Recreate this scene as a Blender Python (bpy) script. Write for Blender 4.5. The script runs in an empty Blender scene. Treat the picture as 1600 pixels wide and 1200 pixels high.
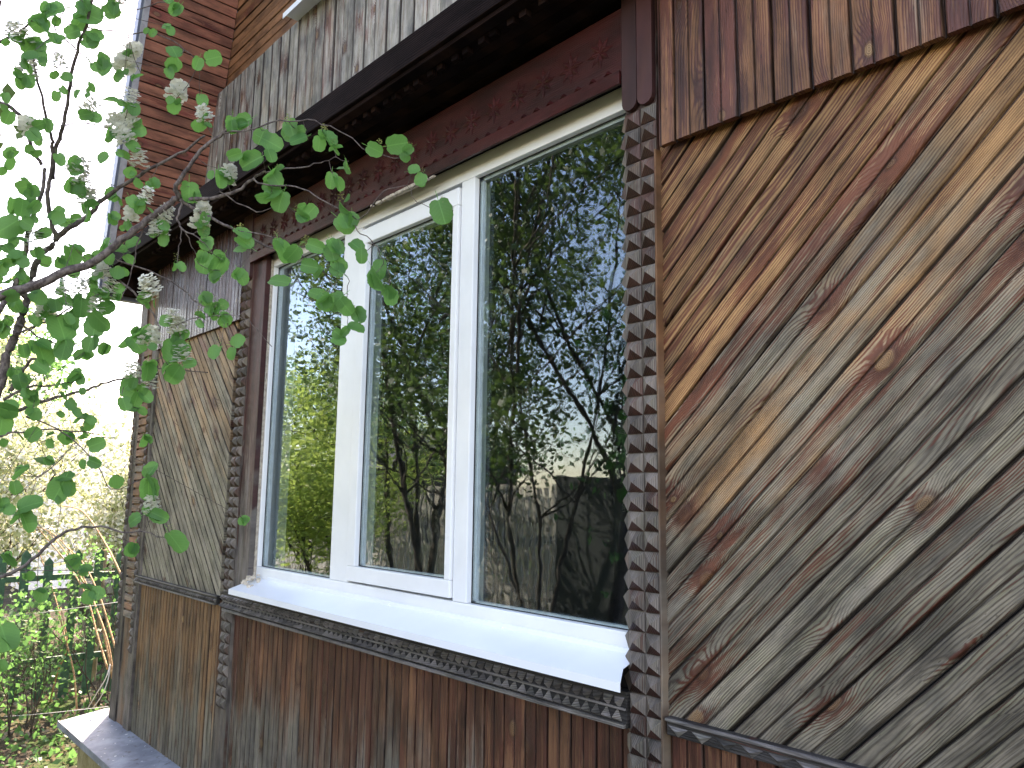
import bpy, bmesh, math, random
import numpy as np
from mathutils import Vector, Matrix, Quaternion
random.seed(7); rng = np.random.default_rng(7)
SC = bpy.context.scene; COL = SC.collection
# ------------------------------------------------------------------ camera, light, exposure
CAMP = np.array([0., -1.5, 2.0])
FPX = 1214.76
yaw, pit, rol = [math.radians(a) for a in (47.583, 8.059, .777)]
cf = np.array([-math.sin(yaw)*math.cos(pit), math.cos(yaw)*math.cos(pit), math.sin(pit)])
r0 = np.array([math.cos(yaw), math.sin(yaw), 0.]); u0 = np.cross(r0, cf)
cr = math.cos(rol)*r0+math.sin(rol)*u0; cu = np.cross(cr, cf)
cam = bpy.data.cameras.new('camera'); co = bpy.data.objects.new('camera', cam); COL.objects.link(co)
m = Matrix.Identity(4)
for i in range(3):
    m[i][0], m[i][1], m[i][2], m[i][3] = cr[i], cu[i], -cf[i], CAMP[i]
co.matrix_world = m
cam.sensor_width = 36; cam.lens = 36*FPX/1600; cam.clip_start = .05; cam.clip_end = 2000
SC.camera = co
SUN_AZ = (-.74, .46); SUN_EL = math.radians(40)
w = bpy.data.worlds.new('World'); SC.world = w; w.use_nodes = True
nt = w.node_tree; bg = nt.nodes['Background']
sk = nt.nodes.new('ShaderNodeTexSky'); sk.sky_type = 'NISHITA'; sk.sun_disc = False
sk.sun_elevation = SUN_EL; sk.sun_rotation = math.atan2(SUN_AZ[0], SUN_AZ[1]); sk.dust_density = .8; sk.air_density = 1.0
nt.links.new(sk.outputs[0], bg.inputs[0]); bg.inputs[1].default_value = .15
sl = bpy.data.lights.new('sun', 'SUN'); so = bpy.data.objects.new('sun', sl); COL.objects.link(so)
sl.energy = 4.2; sl.angle = math.radians(.5); sl.color = (1, .95, .86)
sd = Vector((SUN_AZ[0], SUN_AZ[1], 0)).normalized()*math.cos(SUN_EL)+Vector((0, 0, math.sin(SUN_EL)))
so.rotation_euler = (-sd).to_track_quat('-Z', 'Y').to_euler()
SC.view_settings.view_transform = 'Standard'; SC.view_settings.look = 'None'
SC.view_settings.gamma = 1; SC.view_settings.use_curve_mapping = False
SC.view_settings.exposure = 2.7
SC.view_settings.use_white_balance = True; SC.view_settings.white_balance_temperature = 8200; SC.view_settings.white_balance_tint = 24
# ------------------------------------------------------------------ helpers
def ray(px, py): return cr*(px-800)/FPX-cu*(py-600)/FPX+cf
def P(px, py, D):
    "world point seen at a spot of the photograph, on the vertical plane D metres in front of the camera position (parallel to the wall)"
    d = ray(px, py); return Vector(CAMP+d*(D/d[1]))
def X(u, D=1.5): return u*D
def Z(u, D=1.5): return 2.0+u*D
def tag(o, label, cat, group=None, kind=None):
    if label: o['label'] = label
    if cat: o['category'] = cat
    if group: o['group'] = group
    if kind: o['kind'] = kind
    return o
def empty(name, label, cat, loc=(0, 0, 0), group=None):
    o = bpy.data.objects.new(name, None); COL.objects.link(o); o.location = loc; o.empty_display_size = .1
    return tag(o, label, cat, group)
def link(name, me, mat=None, par=None, M=None, label=None):
    o = bpy.data.objects.new(name, me); COL.objects.link(o)
    if mat is not None and not me.materials: me.materials.append(mat)
    if par is not None: o.parent = par
    if M is not None:
        o.matrix_local = (Matrix.Translation(par.location).inverted() @ M) if (par is not None and par.parent is None) else M
    if label: o['label'] = label
    return o
# sub-parts: every first level part sits at its thing's own origin, every thing empty has no rotation
def wlink(name, me, mat, par, M=Matrix.Identity(4), label=None):
    "link with a matrix given in the world"
    o = bpy.data.objects.new(name, me); COL.objects.link(o)
    if mat is not None and not me.materials: me.materials.append(mat)
    if par is not None:
        o.parent = par; q = par; T = Matrix.Identity(4)
        while q is not None:
            T = q.matrix_basis @ T; q = q.parent
        o.matrix_basis = T.inverted() @ M
    else: o.matrix_basis = M
    if label: o['label'] = label
    return o
def mesh(vs, fs, smooth=False, name='mesh'):
    me = bpy.data.meshes.new(name); me.from_pydata([tuple(v) for v in vs], [], [tuple(f) for f in fs])
    if smooth: me.polygons.foreach_set('use_smooth', [True]*len(me.polygons))
    me.update(); return me
BF = [(0, 1, 3, 2), (4, 6, 7, 5), (0, 4, 5, 1), (2, 3, 7, 6), (0, 2, 6, 4), (1, 5, 7, 3)]
def boxv(x0, x1, y0, y1, z0, z1): return [(x, y, z) for x in (x0, x1) for y in (y0, y1) for z in (z0, z1)]
def boxes(L):
    vs, fs = [], []
    for b in L:
        n = len(vs); vs += boxv(*b); fs += [tuple(n+i for i in f) for f in BF]
    return mesh(vs, fs)
def bevbox(x0, x1, y0, y1, z0, z1, b=.003):
    bm = bmesh.new(); me = boxes([(x0, x1, y0, y1, z0, z1)]); bm.from_mesh(me)
    bmesh.ops.bevel(bm, geom=bm.edges[:], offset=b, segments=2, affect='EDGES', profile=.6)
    bmesh.ops.recalc_face_normals(bm, faces=bm.faces[:])
    bm.to_mesh(me); bm.free(); return me
def tube(pts, rad, seg=6):
    pts = [Vector(p) for p in pts]; n = len(pts); vs, fs = [], []
    if not hasattr(rad, '__len__'): rad = [rad]*n
    ref = Vector((.13, .31, .94))
    for i, p in enumerate(pts):
        t = (pts[min(i+1, n-1)]-pts[max(i-1, 0)]).normalized()
        a = t.cross(ref)
        if a.length < .1: a = t.cross(Vector((1, 0, 0)))
        a.normalize(); b = t.cross(a)
        for k in range(seg):
            th = 2*math.pi*k/seg; vs.append(p+(a*math.cos(th)+b*math.sin(th))*rad[i])
    for i in range(n-1):
        for k in range(seg):
            k2 = (k+1) % seg; fs.append((i*seg+k, i*seg+k2, (i+1)*seg+k2, (i+1)*seg+k))
    fs.append(tuple(range(seg-1, -1, -1))); fs.append(tuple((n-1)*seg+k for k in range(seg)))
    return vs, fs
def smoothline(pts, n=4, jit=0.):
    pts = [Vector(p) for p in pts]
    if len(pts) < 3: 
        q = [pts[0].lerp(pts[-1], i/4) for i in range(5)]
        for v in q[1:-1]: v += Vector([random.uniform(-jit, jit) for _ in range(3)])
        return q
    out = []
    for i in range(len(pts)-1):
        p0, p1, p2, p3 = pts[max(i-1, 0)], pts[i], pts[i+1], pts[min(i+2, len(pts)-1)]
        for k in range(n):
            t = k/n
            v = .5*((2*p1)+(p2-p0)*t+(2*p0-5*p1+4*p2-p3)*t*t+(3*p1-p0-3*p2+p3)*t**3)
            if jit: v += Vector([random.uniform(-jit, jit) for _ in range(3)])
            out.append(v)
    out.append(pts[-1]); return out
class Bag:
    def __init__(s): s.v, s.f = [], []
    def add(s, v, f):
        n = len(s.v); s.v += list(v); s.f += [tuple(n+i for i in q) for q in f]
    def mesh(s, smooth=False): return mesh(s.v, s.f, smooth)
# ------------------------------------------------------------------ materials
class NB:
    def __init__(s, name):
        s.m = bpy.data.materials.new(name); s.m.use_nodes = True; s.t = s.m.node_tree; s.b = s.t.nodes['Principled BSDF']
    def n(s, t, **k):
        x = s.t.nodes.new(t)
        for a, b in k.items(): setattr(x, a, b)
        return x
    def l(s, a, b): s.t.links.new(a, b)
    def put(s, v, sock):
        if isinstance(v, (int, float)): sock.default_value = v
        elif isinstance(v, tuple): sock.default_value = v+(1,) if len(sock.default_value) == 4 and len(v) == 3 else v
        else: s.l(v, sock)
    def M(s, op, a, b=None, c=None, clamp=False):
        x = s.n('ShaderNodeMath', operation=op, use_clamp=clamp); s.put(a, x.inputs[0])
        if b is not None: s.put(b, x.inputs[1])
        if c is not None: s.put(c, x.inputs[2])
        return x.outputs[0]
    def V(s, op, a, b=None):
        x = s.n('ShaderNodeVectorMath', operation=op); s.put(a, x.inputs[0])
        if b is not None: s.put(b, x.inputs[1])
        return x.outputs[0] if op not in ('LENGTH', 'DOT_PRODUCT') else x.outputs[1]
    def noise(s, v, sc=1., det=3., ro=.5, dist=0., dim='3D'):
        x = s.n('ShaderNodeTexNoise', noise_dimensions=dim); s.put(v, x.inputs['Vector']); x.inputs['Scale'].default_value = sc
        x.inputs['Detail'].default_value = det; x.inputs['Roughness'].default_value = ro; x.inputs['Distortion'].default_value = dist
        return x.outputs['Fac']
    def mix(s, f, a, b, bt='MIX'):
        x = s.n('ShaderNodeMix', data_type='RGBA', blend_type=bt); s.put(f, x.inputs[0]); s.put(a, x.inputs[6]); s.put(b, x.inputs[7])
        return x.outputs[2]
    def ss(s, v, lo, hi):
        x = s.n('ShaderNodeMapRange', interpolation_type='SMOOTHSTEP'); s.put(v, x.inputs[0]); s.put(lo, x.inputs[1]); s.put(hi, x.inputs[2]); return x.outputs[0]
    def bump(s, h, st=.5, d=.002):
        x = s.n('ShaderNodeBump'); s.put(h, x.inputs['Height']); x.inputs['Strength'].default_value = st; x.inputs['Distance'].default_value = d
        s.l(x.outputs[0], s.b.inputs['Normal'])
    def out(s, col, rough=.6, spec=.4):
        s.put(col, s.b.inputs['Base Color']); s.put(rough, s.b.inputs['Roughness']); s.b.inputs['Specular IOR Level'].default_value = spec
        return s.m
def rgb(*c): return tuple(c)
def plain(name, col, rough=.5, var=.12, sc=20., spec=.4, bump=0.):
    b = NB(name); tc = b.n('ShaderNodeTexCoord').outputs['Object']
    f = b.noise(tc, sc, 4, .6)
    c = b.mix(b.ss(f, .3, .7), tuple(x*(1-var) for x in col), tuple(min(1, x*(1+var)) for x in col))
    if bump: b.bump(f, bump, .003)
    return b.out(c, rough, spec)
def wood(name, zr=(1.5, 3.0), grey=.5, greyz=0., varn=.3, varnz=0., tan=(.40, .25, .115), tan2=(.20, .085, .035), gr=(.30, .285, .245), gr2=(.10, .09, .08),
         vc=(.085, .024, .017), ring=190., knots=.55, rough=.68, spec=.3, bright=1., green=.35, xg=None, rv=.35, edge=None, mid=False, swap=None):
    "weathered pine: growth rings that flow round knots, bare grey wood where the old red-brown varnish has worn away"
    b = NB(name); tc = b.n('ShaderNodeTexCoord').outputs['Object']; oi = b.n('ShaderNodeObjectInfo')
    if swap:
        s1 = b.n('ShaderNodeSeparateXYZ'); b.l(tc, s1.inputs[0]); c1 = b.n('ShaderNodeCombineXYZ')
        for i_, ch in enumerate(swap): b.l(s1.outputs['xyz'.index(ch)], c1.inputs[i_])
        tc = c1.outputs[0]
    rnd = oi.outputs['Random']; pos = b.n('ShaderNodeNewGeometry').outputs['Position']
    off = b.n('ShaderNodeCombineXYZ'); b.put(b.M('MULTIPLY', rnd, 57.), off.inputs[0]); b.put(b.M('MULTIPLY', rnd, 13.7), off.inputs[1]); b.put(b.M('MULTIPLY', rnd, 91.), off.inputs[2])
    v = b.V('ADD', tc, off.outputs[0])
    r2 = b.M('FRACT', b.M('MULTIPLY', rnd, 17.3)); r3 = b.M('FRACT', b.M('MULTIPLY', rnd, 43.7)); r4 = b.M('FRACT', b.M('MULTIPLY', rnd, 91.9))
    S = b.V('MULTIPLY', v, (3.4, 10., 2.))
    vo = b.n('ShaderNodeTexVoronoi', voronoi_dimensions='2D'); b.l(S, vo.inputs['Vector']); vo.inputs['Scale'].default_value = 1.
    kp = b.V('DIVIDE', vo.outputs['Position'], (3.4, 10., 1.)); dl = b.V('MULTIPLY', b.V('SUBTRACT', v, kp), (.62, 1., 0.))
    wob = b.noise(v, 45., 2); d = b.M('ADD', b.V('LENGTH', dl), b.M('MULTIPLY', b.M('SUBTRACT', wob, .5), .008))
    sep = b.n('ShaderNodeSeparateXYZ'); b.l(v, sep.inputs[0]); ksel = b.n('ShaderNodeSeparateColor'); b.l(vo.outputs['Color'], ksel.inputs[0])
    sel = b.M('LESS_THAN', ksel.outputs[0], knots)
    K = b.M('MULTIPLY', b.M('POWER', 2.718, b.M('MULTIPLY', -1., b.M('POWER', b.M('DIVIDE', d, .034), 2.))), sel)
    fig = b.noise(b.V('MULTIPLY', v, (1.5, 9., 1.)), 1., 2, .5)
    fig2 = b.noise(b.V('MULTIPLY', v, (9., 26., 1.)), 1., 2, .5)
    ph = b.M('ADD', b.M('ADD', b.M('MULTIPLY', sep.outputs[1], b.M('ADD', ring*.6, b.M('MULTIPLY', r3, ring*.8))), b.M('MULTIPLY', fig, b.M('ADD', 4., b.M('MULTIPLY', r2, 13.)))),
             b.M('ADD', b.M('MULTIPLY', K, 5.5), b.M('MULTIPLY', fig2, 1.2)))
    sn = b.M('ADD', b.M('MULTIPLY', b.M('SINE', b.M('MULTIPLY', ph, 6.2832)), .5), .5)
    late = b.M('POWER', sn, 2.2)
    fib = b.noise(b.V('MULTIPLY', v, (7., 460., 3.)), 1., 3, .65)
    fib2 = b.noise(b.V('MULTIPLY', v, (2.2, 120., 3.)), 1., 3, .6)
    big = b.noise(b.V('MULTIPLY', v, (2.6, 10., 1.)), 1., 4, .62)
    big2 = b.noise(b.V('MULTIPLY', v, (1.7, 17., 1.)), 2.3, 5, .7)
    pw = b.noise(pos, 1.6, 4, .6)
    ps = b.n('ShaderNodeSeparateXYZ'); b.l(pos, ps.inputs[0])
    zz = b.n('ShaderNodeMapRange'); b.l(ps.outputs[2], zz.inputs[0]); zz.inputs[1].default_value = zr[0]; zz.inputs[2].default_value = zr[1]
    h = zz.outputs[0]
    if xg is not None:
        xx = b.n('ShaderNodeMapRange'); b.l(ps.outputs[0], xx.inputs[0]); xx.inputs[1].default_value = xg[0]; xx.inputs[2].default_value = xg[1]
        h = b.M('SUBTRACT', h, b.M('MULTIPLY', xx.outputs[0], xg[2]))
    # how grey (0..1)
    gsum = b.M('ADD', b.M('ADD', grey, b.M('MULTIPLY', b.M('SUBTRACT', big, .5), 1.3)), b.M('ADD', b.M('MULTIPLY', b.M('SUBTRACT', r4, .5), .28), b.M('MULTIPLY', b.M('SUBTRACT', .5, h), greyz)))
    gsum = b.M('ADD', gsum, b.M('MULTIPLY', b.M('SUBTRACT', pw, .5), .6))
    G = b.ss(gsum, .25, .75)
    fresh = b.mix(b.M('MULTIPLY', late, .8), tan, tan2); fresh = b.mix(b.M('MULTIPLY', fib2, .45), fresh, tuple(x*.55 for x in tan))
    gcol = b.mix(b.ss(big2, .4, .75), gr, (gr[0]*.72, gr[1]*.82, gr[2]*(.62+green*.1)))
    gcol = b.mix(b.ss(b.noise(pos, 7., 3, .6), .45, .8), gcol, (gr[0]*.55, gr[1]*.60, gr[2]*.66))
    gcol = b.mix(b.M('MULTIPLY', late, b.M('ADD', .35, b.M('MULTIPLY', b.ss(big2, .3, .6), .5))), gcol, tuple(x*.7 for x in gr2))
    gcol = b.mix(b.M('MULTIPLY', b.ss(fib, .48, .68), .6), gcol, tuple(x*.7 for x in gr2))
    c = b.mix(G, fresh, gcol)
    # old varnish
    vsum = b.M('ADD', b.M('ADD', varn, b.M('MULTIPLY', b.M('SUBTRACT', big2, .5), 1.5)), b.M('ADD', b.M('MULTIPLY', b.M('SUBTRACT', r2, .5), rv), b.M('MULTIPLY', b.M('SUBTRACT', h, .5), varnz)))
    vsum = b.M('ADD', vsum, b.M('ADD', b.M('MULTIPLY', b.M('SUBTRACT', fib2, .5), 1.0), b.M('MULTIPLY', K, .45)))
    vsum = b.M('ADD', vsum, b.M('MULTIPLY', b.M('SUBTRACT', late, .3), .22))
    Vm = b.ss(vsum, .42, .72)
    vcol = b.mix(b.noise(b.V('MULTIPLY', v, (4., 40., 1.)), 1., 3), tuple(x*.55 for x in vc), tuple(min(1, x*1.9) for x in vc))
    c = b.mix(b.M('MULTIPLY', Vm, .88), c, vcol)
    # knots
    dk = b.M('DIVIDE', d, b.M('ADD', .55, b.M('MULTIPLY', ksel.outputs[1], .95)))
    kc = b.M('MULTIPLY', b.ss(dk, .0125, .0075), sel); ke = b.M('MULTIPLY', b.M('MULTIPLY', b.ss(dk, .021, .0125), b.ss(dk, .007, .0125)), sel)
    kr = b.M('ADD', b.M('MULTIPLY', b.M('SINE', b.M('MULTIPLY', d, 2400.)), .5), .5)
    c = b.mix(b.M('MULTIPLY', ke, .6), c, (.06, .025, .015))
    c = b.mix(b.M('MULTIPLY', kc, .85), c, b.mix(kr, b.mix(ksel.outputs[2], (.36, .23, .11), (.12, .045, .025)), b.mix(ksel.outputs[2], (.17, .09, .04), (.05, .022, .014))))
    # nail holes / pits and a slight value change per board
    pit = b.ss(b.noise(b.V('MULTIPLY', v, (60., 220., 1.)), 1., 1), .72, .80)
    c = b.mix(b.M('MULTIPLY', pit, .6), c, (.03, .022, .018))
    blo = b.noise(b.V('MULTIPLY', v, (4.5, 16., 1.)), 1., 5, .65)
    val = b.M('MULTIPLY', b.M('MULTIPLY', b.M('ADD', .72, b.M('MULTIPLY', r3, .48)), b.M('ADD', .45, b.M('MULTIPLY', b.ss(blo, .3, .66), .75))), bright)
    if edge:
        lsp = b.n('ShaderNodeSeparateXYZ'); b.l(tc, lsp.inputs[0])
        em = b.ss(b.M('ADD', b.M('ABSOLUTE', lsp.outputs[1]), b.M('MULTIPLY', b.M('SUBTRACT', b.noise(b.V('MULTIPLY', v, (14., 60., 1.)), 1., 3), .5), .006)), edge-.0065, edge-.001)
        if mid:
            mm = b.ss(b.M('ABSOLUTE', lsp.outputs[1]), .0042, .0010); em = b.M('MAXIMUM', em, b.M('MULTIPLY', mm, b.M('ADD', .35, b.M('MULTIPLY', big, .9)), clamp=True))
        c = b.mix(b.M('MULTIPLY', em, .9), c, (.022, .014, .011))
    hs = b.n('ShaderNodeHueSaturation'); b.l(c, hs.inputs['Color']); b.l(val, hs.inputs['Value'])
    hgt = b.M('SUBTRACT', b.M('ADD', b.M('MULTIPLY', late, .55), b.M('MULTIPLY', kc, 1.2)), b.M('ADD', b.M('MULTIPLY', fib, .8), b.M('MULTIPLY', pit, .8)))
    b.bump(hgt, .75, .0016)
    ro = b.M('SUBTRACT', rough, b.M('MULTIPLY', Vm, .16))
    return b.out(hs.outputs[0], ro, spec)
W_DIAG = wood('weathered_diagonal_pine', edge=.0413, mid=True, zr=(1.5, 2.85), grey=.34, greyz=1.25, varn=.47, varnz=.34, xg=(-1.1, -.2, .5), rv=.22, knots=.45, tan=(.42, .23, .10), tan2=(.17, .065, .028), gr=(.27, .225, .165), vc=(.105, .028, .015), gr2=(.062, .048, .038))
W_SKIRT = wood('varnished_vertical_pine', edge=.0413, mid=True, zr=(2.7, 3.4), grey=.1, varn=.62, varnz=.25, tan=(.27, .125, .065), vc=(.075, .022, .017), knots=.5, rough=.6)
W_LOW = wood('weathered_vertical_pine', edge=.0413, mid=True, zr=(.7, 1.5), grey=.58, greyz=1.1, varn=.44, varnz=.6, vc=(.062, .018, .012), gr=(.22, .185, .145), tan=(.2, .09, .045), knots=.3, bright=.9)
W_LEFT = wood('pale_diagonal_pine', edge=.0413, mid=True, zr=(1.5, 2.85), grey=.7, greyz=.9, varn=.22, varnz=.5, gr=(.34, .29, .215), tan=(.42, .27, .15), knots=.4)
W_LEFTLOW = wood('brown_vertical_pine', edge=.0413, mid=True, zr=(.7, 1.5), grey=.45, greyz=.7, varn=.36, varnz=.3, gr=(.21, .18, .13), tan=(.26, .14, .065), vc=(.07, .03, .016), knots=.3)
W_LEFTTOP = wood('dark_violet_brown_pine', edge=.0413, mid=True, grey=.25, varn=.85, varnz=0., vc=(.045, .018, .02), tan=(.10, .045, .03), gr=(.10, .09, .09), knots=.2, rough=.42, spec=.6)
W_SILVER = wood('silver_grey_pine', edge=.048, zr=(3.4, 4.1), grey=.78, greyz=-.2, varn=.08, varnz=.6, gr=(.38, .345, .31), gr2=(.13, .105, .09), tan=(.42, .25, .12), vc=(.10, .04, .03), knots=.5, bright=1.4, green=.6)
W_ATTIC = wood('orange_brown_pine', edge=.031, zr=(4, 6), grey=.12, varn=.38, tan=(.36, .16, .075), tan2=(.16, .06, .03), gr=(.25, .2, .17), vc=(.10, .025, .016), knots=.2)
W_ROOF = wood('red_brown_soffit_pine', zr=(3, 6), grey=-.1, varn=.40, edge=.033, tan=(.36, .14, .085), tan2=(.16, .05, .03), vc=(.14, .03, .022), knots=.15, rough=.5)
W_STUD = wood('grey_brown_carved_wood', zr=(1.2, 2.9), grey=.95, greyz=.5, varn=.30, varnz=.45, gr=(.17, .142, .122), gr2=(.07, .057, .05), tan=(.20, .13, .08), vc=(.075, .032, .024), knots=.0, ring=260, rv=.75)
W_STUDV = wood('grey_brown_pyramid_wood', zr=(1.2, 2.9), grey=.95, greyz=.5, varn=.30, varnz=.45, gr=(.20, .165, .14), gr2=(.085, .068, .058), tan=(.22, .14, .085), vc=(.075, .032, .024), knots=.0, ring=260, rv=.75, swap='zxy')
W_STUDR = wood('shaded_red_brown_pyramid_face', zr=(1.2, 2.9), grey=.3, varn=1.0, gr=(.06, .045, .04), tan=(.07, .03, .022), vc=(.028, .011, .009), knots=.0, swap='zxy')  # red-brown varnish, with the shade of the studs' undersides painted in
W_TRIMV = wood('grey_carved_teeth', grey=1.1, varn=.1, gr=(.21, .185, .172), gr2=(.09, .08, .074), knots=0., swap='xzy')
W_MAROV = wood('maroon_carved_star', grey=-.3, varn=1.2, vc=(.034, .0048, .0055), tan=(.06, .01, .01), gr=(.04, .02, .02), knots=0., rough=.6, spec=.15, swap='xzy')
W_CASE = wood('purple_brown_casing_wood', zr=(1.3, 2.9), grey=.55, greyz=1.4, varn=.55, varnz=1.1, gr=(.18, .15, .135), tan=(.11, .045, .035), vc=(.040, .013, .013), knots=.0)
W_BEAD = wood('tan_bead_wood', grey=.35, varn=.35, zr=(1.3, 3), greyz=.6, varnz=.1, tan=(.30, .15, .075), vc=(.16, .05, .03), knots=0.)
W_TRIM = wood('dark_grey_carved_trim', grey=1.1, varn=.1, gr=(.21, .185, .172), gr2=(.09, .08, .074), knots=0.)
W_TRIMB = wood('shade_dark_trim_ground', grey=1.1, varn=.1, gr=(.050, .043, .040), gr2=(.02, .018, .017), knots=0.)  # trim wood in a darker copy: shade between the teeth painted into the ground
W_MAROON = wood('maroon_painted_frieze', grey=-.3, varn=1.2, vc=(.034, .0048, .0055), tan=(.06, .01, .01), gr=(.04, .02, .02), knots=0., rough=.55, spec=.25)
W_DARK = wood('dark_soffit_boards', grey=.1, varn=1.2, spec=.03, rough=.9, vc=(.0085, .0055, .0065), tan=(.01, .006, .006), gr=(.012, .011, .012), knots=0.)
W_OLD = wood('old_silver_timber', grey=1.0, varn=.0, gr=(.38, .34, .28), knots=.3)
M_PVC = plain('white_pvc', (.79, .80, .80), .28, .035, 5., .5)
M_SILL = plain('white_painted_steel', (.80, .83, .87), .3, .02, 5., .5)
M_GASKET = plain('black_gasket', (.015, .015, .016), .6)
M_STEEL = plain('dull_screw_steel', (.80, .81, .82), .4)
M_FOAM = plain('mounting_foam_and_plaster', (.42, .36, .29), .9, .3, 60., .2, .6)
M_VOID = plain('black_wall_cavity', (.012, .010, .010), .9)
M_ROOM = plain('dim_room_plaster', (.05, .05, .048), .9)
M_METAL = plain('blue_grey_roof_edge', (.10, .12, .17), .35, .1, 10., .5)
M_BATTEN = plain('pale_grey_batten', (.32, .31, .33), .6, .15, 30.)
M_GREEN = plain('green_picket_paint', (.028, .095, .055), .55, .35, 18.)
M_WIRE = plain('galvanised_wire', (.55, .55, .56), .4)
b = NB('zinc_ledge'); tc = b.n('ShaderNodeTexCoord').outputs['Object']
c = b.mix(b.ss(b.noise(tc, 7, 5, .65), .35, .7), (.13, .15, .19), (.27, .30, .35)); c = b.mix(b.ss(b.noise(tc, 22, 4, .75), .56, .70), c, (.06, .055, .05))
c = b.mix(b.ss(b.noise(tc, 34, 2, .5), .70, .74), c, (.6, .6, .6)); b.bump(b.noise(tc, 14, 3), .25, .006); M_ZINC = b.out(c, .5)
b = NB('ochre_plinth_render'); tc = b.n('ShaderNodeTexCoord').outputs['Object']
c = b.mix(b.ss(b.noise(tc, 9, 6, .7), .35, .7), (.20, .17, .085), (.34, .30, .17)); b.bump(b.noise(tc, 60, 5, .7), .6, .01); M_PLINTH = b.out(c, .9, .1)
b = NB('double_glazing')
for n_ in list(b.t.nodes):
    if n_.type == 'BSDF_PRINCIPLED': b.t.nodes.remove(n_)
outn = [n_ for n_ in b.t.nodes if n_.type == 'OUTPUT_MATERIAL'][0]
tr = b.n('ShaderNodeBsdfTransparent'); tr.inputs[0].default_value = (.84, .88, .87, 1); gl = b.n('ShaderNodeBsdfGlossy'); gl.inputs['Roughness'].default_value = 0.; gl.inputs[0].default_value = (.74, .86, 1, 1)
fr = b.n('ShaderNodeFresnel'); b.put(b.M('ADD', 1.52, b.M('MULTIPLY', b.n('ShaderNodeNewGeometry').outputs['Backfacing'], 1/1.52-1.52)), fr.inputs[0])
mx = b.n('ShaderNodeMixShader'); b.l(b.M('ADD', b.M('MULTIPLY', fr.outputs[0], 1.2, clamp=True), .01, clamp=True), mx.inputs[0]); b.l(tr.outputs[0], mx.inputs[1]); b.l(gl.outputs[0], mx.inputs[2]); b.l(mx.outputs[0], outn.inputs[0])
bp = b.n('ShaderNodeBump'); bp.inputs['Strength'].default_value = .24; bp.inputs['Distance'].default_value = .0024
b.l(b.noise(b.n('ShaderNodeTexCoord').outputs['Object'], 5.5, 2, .5), bp.inputs['Height']); b.l(bp.outputs[0], gl.inputs['Normal'])
M_GLASS = b.m
def leafmat(name, c1, c2, tcol=None, tr=.4, rough=.5, veins=False):
    b = NB(name); oi = b.n('ShaderNodeObjectInfo').outputs['Random']; g = b.n('ShaderNodeNewGeometry')
    try: ri = g.outputs['Random Per Island']
    except Exception: ri = oi
    f = b.M('FRACT', b.M('ADD', b.M('MULTIPLY', oi, 7.3), b.M('ADD', b.M('MULTIPLY', ri, .9), b.M('MULTIPLY', b.noise(g.outputs['Position'], 2.2, 2), .6))))
    c = b.mix(f, c1, c2)
    if veins:
        tc = b.n('ShaderNodeTexCoord').outputs['Object']; sp = b.n('ShaderNodeSeparateXYZ'); b.l(tc, sp.inputs[0])
        ax = b.M('ABSOLUTE', sp.outputs[0])
        ph = b.M('SUBTRACT', sp.outputs[1], b.M('MULTIPLY', ax, .8))
        ve = b.ss(b.M('SINE', b.M('MULTIPLY', ph, 900.)), .82, 1.); mid = b.ss(ax, .0016, .0004)
        vv = b.M('MAXIMUM', b.M('MULTIPLY', ve, .35), mid)
        c = b.mix(b.M('MULTIPLY', vv, .5), c, tuple(min(1, x*2.2) for x in c2)); c = b.mix(b.M('MULTIPLY', b.noise(tc, 260, 3), .3), c, tuple(x*.5 for x in c1))
        b.bump(b.M('ADD', vv, b.noise(tc, 300, 2)), .3, .0006)
    b.out(c, rough, .35)
    t = b.n('ShaderNodeBsdfTranslucent'); tcol = tcol or tuple(min(1, x*1.9) for x in c2); t.inputs[0].default_value = tcol+(1,)
    mx = b.n('ShaderNodeMixShader'); mx.inputs[0].default_value = tr; b.l(b.b.outputs[0], mx.inputs[1]); b.l(t.outputs[0], mx.inputs[2])
    o = [n_ for n_ in b.t.nodes if n_.type == 'OUTPUT_MATERIAL'][0]; b.l(mx.outputs[0], o.inputs[0]); return b.m
M_LEAF = leafmat('fresh_round_leaf', (.035, .125, .035), (.10, .26, .075), (.20, .52, .11), .48, .5, True)
M_LEAFD = leafmat('garden_foliage', (.035, .075, .022), (.085, .14, .04), (.13, .22, .05), .35)
M_LEAFM = leafmat('mid_green_foliage', (.04, .12, .035), (.09, .20, .06), (.14, .34, .09), .4)
M_LEAFY = leafmat('yellow_green_foliage', (.19, .25, .11), (.38, .42, .24), (.5, .55, .3), .45)
M_LEAFG = leafmat('spring_green_foliage', (.14, .24, .045), (.30, .42, .09), (.5, .62, .15), .45)
M_BLOOM = leafmat('creamy_blossom', (.68, .68, .58), (.85, .84, .76), (.8, .8, .7), .35, .7)
M_BUD = leafmat('yellow_green_bud', (.25, .30, .08), (.40, .38, .16), (.4, .45, .15), .3, .7)
def bark(name, a, c, sc=(40., 40., 8.)):
    b = NB(name); tc = b.n('ShaderNodeTexCoord').outputs['Object']; v = b.V('MULTIPLY', tc, sc); f = b.noise(v, 1., 5, .65)
    b.bump(f, .6, .004); return b.out(b.mix(b.ss(f, .35, .65), a, c), .8, .2)
M_BARK = bark('grey_branch_bark', (.055, .042, .040), (.17, .14, .125), (90, 90, 60))
M_BARK2 = bark('dark_trunk_bark', (.035, .028, .022), (.11, .09, .07))
M_CANE = bark('dry_cane', (.28, .13, .06), (.55, .36, .18), (60, 60, 15))
M_STAKE = bark('old_wooden_stake', (.18, .12, .07), (.36, .27, .16), (50, 50, 8))
b = NB('garden_soil'); tc = b.n('ShaderNodeNewGeometry').outputs['Position']
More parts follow.
